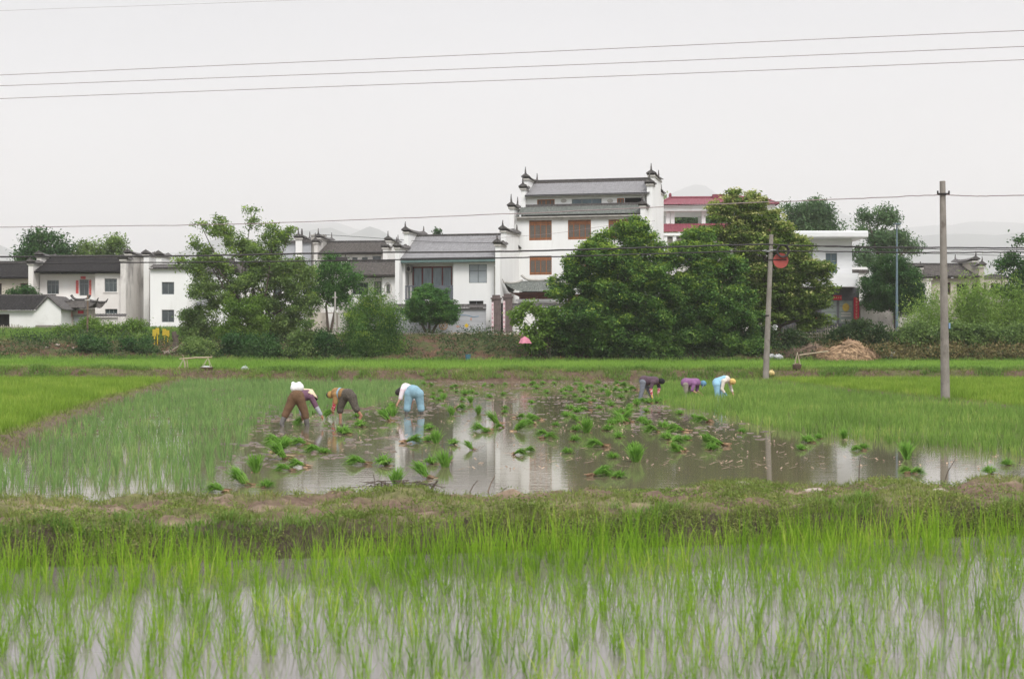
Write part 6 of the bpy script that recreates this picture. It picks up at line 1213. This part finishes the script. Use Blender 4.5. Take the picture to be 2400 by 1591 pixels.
def person(label, D, J, look, mats, hat=None, hand_bundle=None, hr=.095):
    """J: joint -> (px, py, depth offset m) traced from the photo; look: facing direction of the head"""
    B = P(*J['hip'][:2], D); B.z = 0; o = thing('person', label, 'person', (B.x, D, 0), 0, 'people planting rice seedlings')
    j = {k: P(v[0], v[1], D + v[2]) - Vector((B.x, D, 0)) for k, v in J.items()}
    def mx(a, b, t): return j[a].lerp(j[b], t)
    hip, sh, hd = j['hip'], j['neck'], j['head']; side = (j['rs'] - j['ls']).normalized(); mb = MB()
    L = Vector(look).normalized(); up = -(hd - sh).normalized() * -1
    capsule(mb, hip, mx('hip', 'neck', .5), .135, .12); capsule(mb, mx('hip', 'neck', .45), mx('hip', 'neck', .92), .12, .125); capsule(mb, j['ls'], j['rs'], .062, .062); capsule(mb, sh, hd, .055, .055)
    for s in 'lr':
        capsule(mb, j[s + 'h'], j[s + 'k'], .098, .062); capsule(mb, j[s + 'k'], j[s + 'a'], .058, .038); capsule(mb, hip, j[s + 'h'], .11, .10)
        capsule(mb, j[s + 's'], j[s + 'e'], .052, .040); capsule(mb, j[s + 'e'], j[s + 'w'], .040, .026)
        an = j[s + 'a']; f = Vector((L.x, L.y, 0)); f = f.normalized() if f.length > .1 else Vector((0, 1, 0)); capsule(mb, an, an + f * .06 + Vector((0, 0, -.12)), .038, .035)
        hand(mb, j[s + 'w'], (j[s + 'w'] - j[s + 'e']) + Vector((0, 0, -.1)), side)
    # head: skull, jaw, nose, ears, brow and eye ridges, lips
    top = (hd - sh).normalized(); fr = (L - top * L.dot(top)); fr = fr.normalized() if fr.length > .05 else Vector((0, 1, 0)); sd = top.cross(fr)
    capsule(mb, hd, hd + top * .035, hr * .86, hr * .92); capsule(mb, hd - top * .02 + fr * .02, hd - top * .055 + fr * .045, hr * .62, hr * .42); capsule(mb, hd + fr * hr * .9 + top * .01, hd + fr * hr * 1.08 - top * .02, .010, .015, 8, 3)
    for e in (-1, 1): capsule(mb, hd + sd * e * hr * .86 + top * .012, hd + sd * e * hr * .88 - top * .02, .016, .012, 8, 3); capsule(mb, hd + fr * hr * .78 + sd * e * .03 + top * .026, hd + fr * hr * .76 + sd * e * .045 + top * .024, .014, .010, 8, 3)
    capsule(mb, hd + fr * hr * .80 - top * .052 - sd * .018, hd + fr * hr * .80 - top * .052 + sd * .018, .011, .011, 8, 3)
    fuse(mb, 'body', mats.get('skin', M_skin), o, .0085, 3)
    mb = MB()
    for e in (-1, 1): mb.ell(hd + fr * hr * .88 + sd * e * .032 + top * .012, .011, 8, 5)
    mb.build('eyes', M_dark, o)
    mb = MB(); capsule(mb, hd + top * .01 - fr * .012, hd + top * .045 - fr * .01, hr * 1.0, hr * .98)
    if mats.get('long'): capsule(mb, hd - fr * .04, hd - fr * .06 - top * .08, .07, .05)
    fuse(mb, 'hair', M_hair, o, .012, 3)
    t = mats.get('baggy', 1.0); mb = MB(); cut = mats.get('cut', .78)
    capsule(mb, hip, mx('hip', 'neck', .16), .158 * t, .15 * t); 
    for s in 'lr':
        capsule(mb, hip, j[s + 'h'], .15 * t, .125 * t); capsule(mb, j[s + 'h'], j[s + 'k'], .118 * t, .088 * t); e = j[s + 'k'].lerp(j[s + 'a'], cut); capsule(mb, j[s + 'k'], e, .086 * t, (.07 if t <= 1 else .085) * t)
    fuse(mb, 'trousers', mats['trousers'], o, .014)
    mb = MB(); bk = mats.get('bulk', 1.0); lo = mats.get('low', .14); capsule(mb, mx('hip', 'neck', lo), mx('hip', 'neck', .5), (.150 if lo > .1 else .172) * bk, .150 * bk); capsule(mb, mx('hip', 'neck', .45), mx('hip', 'neck', .92), .150 * bk, .147 * bk); capsule(mb, j['ls'], j['rs'], .084 * bk, .084 * bk); capsule(mb, sh, sh + top * .02, .075, .065)
    sl = mats.get('sleeve', 1.0)
    for s in 'lr':
        if sl <= 1: capsule(mb, j[s + 's'], j[s + 's'].lerp(j[s + 'e'], sl), .078, .068)
        else: capsule(mb, j[s + 's'], j[s + 'e'], .078, .06); capsule(mb, j[s + 'e'], j[s + 'e'].lerp(j[s + 'w'], sl - 1), .06, .05)
    shirt = fuse(mb, 'shirt', mats['shirt'], o, .013)
    if 'belt' in mats: mb = MB(); a, b = mx('hip', 'neck', mats['belt'][1]), mx('hip', 'neck', mats['belt'][1] + .13); mb.tube([a, b], .158 * mats.get('bulk', 1.0) + .004, 24, False); mb.build('shirt_stripe', mats['belt'][0], o, True)
    if 'cuff' in mats:
        mm = mats['cuff']; mb2 = [MB(), MB()]
        for q, s in enumerate('lr'): capsule(mb2[q], j[s + 'e'].lerp(j[s + 's'], mats.get('cuff0', 0)), j[s + 'e'].lerp(j[s + 'w'], .85), .066, .046); fuse(mb2[q], 'sleeve_cover', mm, o, .012)
    if 'boots' in mats:
        for s in 'lr': mb = MB(); capsule(mb, j[s + 'k'].lerp(j[s + 'a'], mats.get('boot0', .45)), j[s + 'a'], .076, .06); capsule(mb, j[s + 'a'], j[s + 'a'] + Vector((L.x, L.y, 0)) * .05 + Vector((0, 0, -.10)), .055, .05); fuse(mb, 'boot', mats['boots'], o, .014)
    if 'glove' in mats:
        mb = MB(); capsule(mb, j['lw'].lerp(j['le'], .35), j['lw'], .044, .04); hand(mb, j['lw'], j['lw'] - j['le'], side, s=1.25); fuse(mb, 'glove', mats['glove'], o, .010, 2)
    return o, j, hd, top, fr, sd
def cone_hat(o, c, ax, R_, h):
    ax = Vector(ax).normalized(); x = ax.orthogonal().normalized(); y = ax.cross(x); c = Vector(c); n_ = 32; mb = MB(); mb.v.append(tuple(c + ax * h)); rr = (.12, .4, .75, 1.0)
    for q in rr: mb.v += [tuple(c + ax * h * (1 - q) ** .85 + (x * math.cos(2 * math.pi * k / n_) + y * math.sin(2 * math.pi * k / n_)) * R_ * q) for k in range(n_)]
    for k in range(n_):
        mb.f.append((0, 1 + k, 1 + (k + 1) % n_))
        for r in range(3): mb.f.append((1 + r * n_ + k, 1 + (r + 1) * n_ + k, 1 + (r + 1) * n_ + (k + 1) % n_, 1 + r * n_ + (k + 1) % n_))
    h_ = mb.build('hat', mk('woven_straw_hat', (.72, .60, .42), (.6, .48, .32), 20, .8), o, True); sd = h_.modifiers.new('s', 'SOLIDIFY'); sd.thickness = .008
    mb = MB(); n0 = 1
    mb.v = [tuple(c + ax * (h * .7 - .02))] + [tuple(c - ax * .012 + (x * math.cos(2 * math.pi * k / n_) + y * math.sin(2 * math.pi * k / n_)) * R_ * .97) for k in range(n_)]; mb.f = [(0, 1 + (k + 1) % n_, 1 + k) for k in range(n_)]; mb.build('hat_lining', mk('dark_red_lining', (.14, .03, .03), rough=.8), h_)
def cap(o, hd, top, fr, sd, mat, brim, r=.112, bl=.12):
    mb = MB(); capsule(mb, hd + top * .03, hd + top * .05, r, r * .95); c_ = fuse(mb, 'cap', mat, o, .012, 3); mb = MB(); n_ = 9; a = hd + top * .045 + fr * r * .75
    for z in (0, -.012): mb.v += [tuple(a + sd * r * .95 * math.cos(math.pi * k / (n_ - 1)) + fr * (bl * math.sin(math.pi * k / (n_ - 1))) + top * (z - .03 * math.sin(math.pi * k / (n_ - 1)))) for k in range(n_)]
    mb.f = [tuple(range(n_)), tuple(range(2 * n_ - 1, n_ - 1, -1))] + [(k, k + 1, n_ + k + 1, n_ + k) for k in range(n_ - 1)] + [(n_ - 1, 0, n_, 2 * n_ - 1)]; mb.build('cap_brim', brim, c_)
def held(o_label, p, dirv, seed, s=.9):
    """a handful of seedlings, roots in the hand"""
    src = PR['u'][seed % 3]; o = src.copy(); COL.objects.link(o)
    for ch in src.children: d = ch.copy(); COL.objects.link(d); d.parent = o
    o.location = p; o.rotation_euler = Vector(dirv).to_track_quat('Z', 'Y').to_euler(); o.scale = (s, s, s); o['label'] = o_label; o['category'] = 'seedlings'; o['group'] = 'handfuls of seedlings held by the planters'
# 1: purple jacket, straw hat
D = 36.2
o, j, hd, top, fr, sd = person('person bent double in brown trousers and purple jacket under a conical straw hat', D,
  dict(hip=(694, 930, 0), lh=(686, 936, -.02), rh=(703, 938, .0), lk=(673, 963, -.05), rk=(714, 965, .02), la=(660, 992, -.12), ra=(720, 996, .05), neck=(722, 925, .36), ls=(712, 925, .52), rs=(729, 930, .24), head=(734, 931, .46), le=(704, 952, .46), lw=(708, 976, .30), re=(741, 953, .26), rw=(754, 974, .26)),
  (.55, .35, -.7), dict(trousers=cloth('brown_trousers', (.155, .09, .05)), shirt=cloth('purple_jacket', (.17, .085, .13)), cuff=cloth('grey_sleeve_cover', (.42, .42, .46)), boots=M_mud, baggy=1.14, cut=.35, boot0=.3))
cone_hat(o, P(726, 922, D + .42) - Vector((o.location.x, D, 0)), (.52, .12, .85), .245, .13)
c = P(695, 907, D + .12) - Vector((o.location.x, D, 0)); mb = MB()
capsule(mb, c + Vector((-.04, 0, -.02)), c + Vector((.05, .05, -.01)), .12, .13); capsule(mb, c + Vector((-.09, 0, .09)), c, .05, .1); capsule(mb, c + Vector((.06, .02, .07)), c, .07, .1); capsule(mb, c + Vector((-.10, 0, -.06)), c, .05, .08)
k_ = fuse(mb, 'white_bonnet', mk('white_cloth', (.86, .85, .83), (.76, .75, .73), 9, .8, .4, 14), o, .016, 3)
b = Vector((o.location.x, D, 0)); held('handful of seedlings in the left hand of the straw-hatted planter', b + j['lw'] + Vector((.0, -.04, -.06)), (-.5, 0, -.25), 0)
# 2: mustard shirt, plaid trousers
D = 39.5
o, j, hd, top, fr, sd = person('person bent over in mustard shirt with blue stripe, plaid trousers and red sleeve covers', D,
  dict(hip=(816, 925, 0), lh=(807, 931, .05), rh=(825, 931, -.03), lk=(797, 956, .08), rk=(833, 955, -.05), la=(798, 980, .05), ra=(847, 974, -.08), neck=(786, 921, .22), ls=(786, 926, .06), rs=(787, 921, .42), head=(775, 925, .28), le=(786, 944, .02), lw=(781, 961, .0), re=(785, 943, .38), rw=(781, 962, .22)),
  (-.5, -.05, -.8), dict(trousers=cloth('plaid_trousers', (.11, .095, .075), (.06, .05, .04), 30, (.17, .15, .12), s3=22), shirt=cloth('mustard_shirt', (.33, .19, .075)), belt=(cloth('pale_blue_stripe', (.28, .42, .52)), .52), cuff=cloth('red_sleeve_cover', (.42, .03, .05), c3=(.6, .4, .4), s3=26, t3=(.52, .6)), cut=.25, cuff0=.35, baggy=1.14, bulk=1.08))
b = Vector((o.location.x, D, 0)); held('handful of seedlings held by the mustard-shirted planter', b + j['lw'] + Vector((-.04, -.03, -.03)), (-1, 0, -.1), 1)
mb = MB(); capsule(mb, hd - top * .035, hd - top * .005, .1, .108); fuse(mb, 'head_scarf', cloth('mustard_scarf', (.45, .27, .09)), o, .012, 3)
# 3: light blue trousers
D = 41.9
o, j, hd, top, fr, sd = person('person bent over in baggy light blue trousers and pale pink shirt', D,
  dict(hip=(970, 918, 0), lh=(960, 923, 0), rh=(981, 923, 0), lk=(956, 945, .0), rk=(985, 945, .05), la=(953, 966, -.04), ra=(988, 966, .03), neck=(949, 908, .30), ls=(944, 913, .14), rs=(955, 905, .46), head=(936, 918, .34), le=(939, 933, .1), lw=(931, 947, .05), re=(968, 935, .5), rw=(964, 951, .4)),
  (-.35, .3, -.85), dict(trousers=cloth('light_blue_trousers', (.26, .42, .50), (.20, .33, .40)), shirt=cloth('pale_pink_shirt', (.78, .62, .65), (.70, .66, .68)), baggy=1.28, cut=.62, boots=M_mud, boot0=.6, sleeve=1.0, skin=M_skinp, long=1))
b = Vector((o.location.x, D, 0)); held('thin handful of seedlings held by the blue-trousered planter', b + j['lw'] + Vector((-.05, -.03, -.03)), (-1, 0, .05), 2, .75)
# 4: dark shirt, grey trousers
D = 52.7
o, j, hd, top, fr, sd = person('person stooping in dark purple shirt, grey trousers and red patterned sleeve covers', D,
  dict(hip=(1507, 892, 0), lh=(1507, 896, -.12), rh=(1509, 896, .14), lk=(1505, 914, -.14), rk=(1520, 912, .24), la=(1500, 935, -.12), ra=(1530, 934, .34), neck=(1537, 892, 0), ls=(1530, 896, -.18), rs=(1542, 895, .18), head=(1548, 893, .0), le=(1525, 910, -.2), lw=(1528, 927, -.22), re=(1545, 909, .16), rw=(1542, 922, .1)),
  (.6, -.45, -.8), dict(trousers=cloth('grey_trousers', (.20, .215, .25)), shirt=cloth('dark_purple_shirt', (.11, .07, .09)), cuff=cloth('red_patterned_sleeve_cover', (.55, .08, .11), c3=(.75, .6, .6), s3=24, t3=(.5, .58)), cut=.95, bulk=1.12, low=.08, glove=mk('yellow_glove', (.6, .42, .1), rough=.6)), hr=.10)
mb = MB(); capsule(mb, hd + top * .02, hd + top * .055, .115, .11); fuse(mb, 'knitted_cap', mk('black_cap', (.02, .018, .02), rough=.9), o, .012, 3)
# 5: purple shirt, blue cap
D = 54.5
o, j, hd, top, fr, sd = person('person stooping in plain purple shirt and blue cap with pale brim', D,
  dict(hip=(1607, 897, 0), lh=(1607, 901, -.1), rh=(1609, 901, .12), lk=(1608, 915, -.12), rk=(1614, 914, .14), la=(1606, 934, -.1), ra=(1618, 933, .16), neck=(1634, 896, 0), ls=(1627, 899, -.18), rs=(1636, 898, .18), head=(1646, 898, .0), le=(1622, 915, -.22), lw=(1639, 924, -.18), re=(1633, 915, .18), rw=(1643, 922, .05)),
  (.65, -.2, -.8), dict(trousers=cloth('khaki_trousers', (.30, .27, .22)), shirt=cloth('purple_shirt', (.27, .13, .26), (.2, .09, .19)), cut=.7, sleeve=.95, skin=M_skinp, low=.0, bulk=1.12))
cap(o, hd, top, fr, sd, cloth('blue_cap', (.14, .30, .42)), cloth('pale_brim', (.5, .6, .68)), .118, .13)
# 6: light blue overall, yellow cap
D = 53.5
o, j, hd, top, fr, sd = person('person stooping in light blue overalls, cream sleeves and yellow cap', D,
  dict(hip=(1681, 897, 0), lh=(1680, 901, -.1), rh=(1683, 901, .14), lk=(1681, 917, -.12), rk=(1690, 917, .14), la=(1680, 935, -.1), ra=(1694, 934, .16), neck=(1704, 888, 0), ls=(1696, 893, -.18), rs=(1708, 890, .18), head=(1715, 893, -.04), le=(1692, 912, -.22), lw=(1701, 924, -.22), re=(1713, 909, .16), rw=(1718, 922, .08)),
  (.35, -.6, -.75), dict(trousers=cloth('light_blue_overalls', (.30, .52, .66), (.24, .43, .56)), shirt=cloth('cream_shirt', (.74, .66, .58)), baggy=1.2, cut=.8, sleeve=1.6, skin=M_skinp, boots=M_mud, boot0=.7, glove=mk('blue_glove', (.15, .3, .4), rough=.6)))
cap(o, hd, top, fr, sd, cloth('yellow_cap', (.72, .50, .17)), cloth('yellow_brim', (.74, .52, .2)), .12, .10)
mb = MB(); capsule(mb, j['hip'].lerp(j['neck'], .2) + Vector((0, 0, .03)), j['hip'].lerp(j['neck'], .75) + Vector((0, 0, .035)), .15, .14); fuse(mb, 'overall_back', MATS['light_blue_overalls'], o, .014)
for c in PR:
    for o in PR[c]:
        if o.name not in used_:
            for ch in list(o.children): bpy.data.objects.remove(ch)
            bpy.data.objects.remove(o)

# ================================================================ the air between
m = bpy.data.materials.new('haze'); m.use_nodes = True; n = m.node_tree; n.nodes.clear(); out = nn(n, 'ShaderNodeOutputMaterial'); pv = nn(n, 'ShaderNodeVolumePrincipled'); pv.inputs['Color'].default_value = (.99, .98, .98, 1); pv.inputs['Density'].default_value = HAZE; pv.inputs['Anisotropy'].default_value = .2
n.links.new(pv.outputs[0], out.inputs['Volume']); mb = MB(); mb.box(-9000, 9000, -60, 10500, -3, 1250); tag(mb.build('haze', m), 'thin pale haze in the air', kind='stuff')
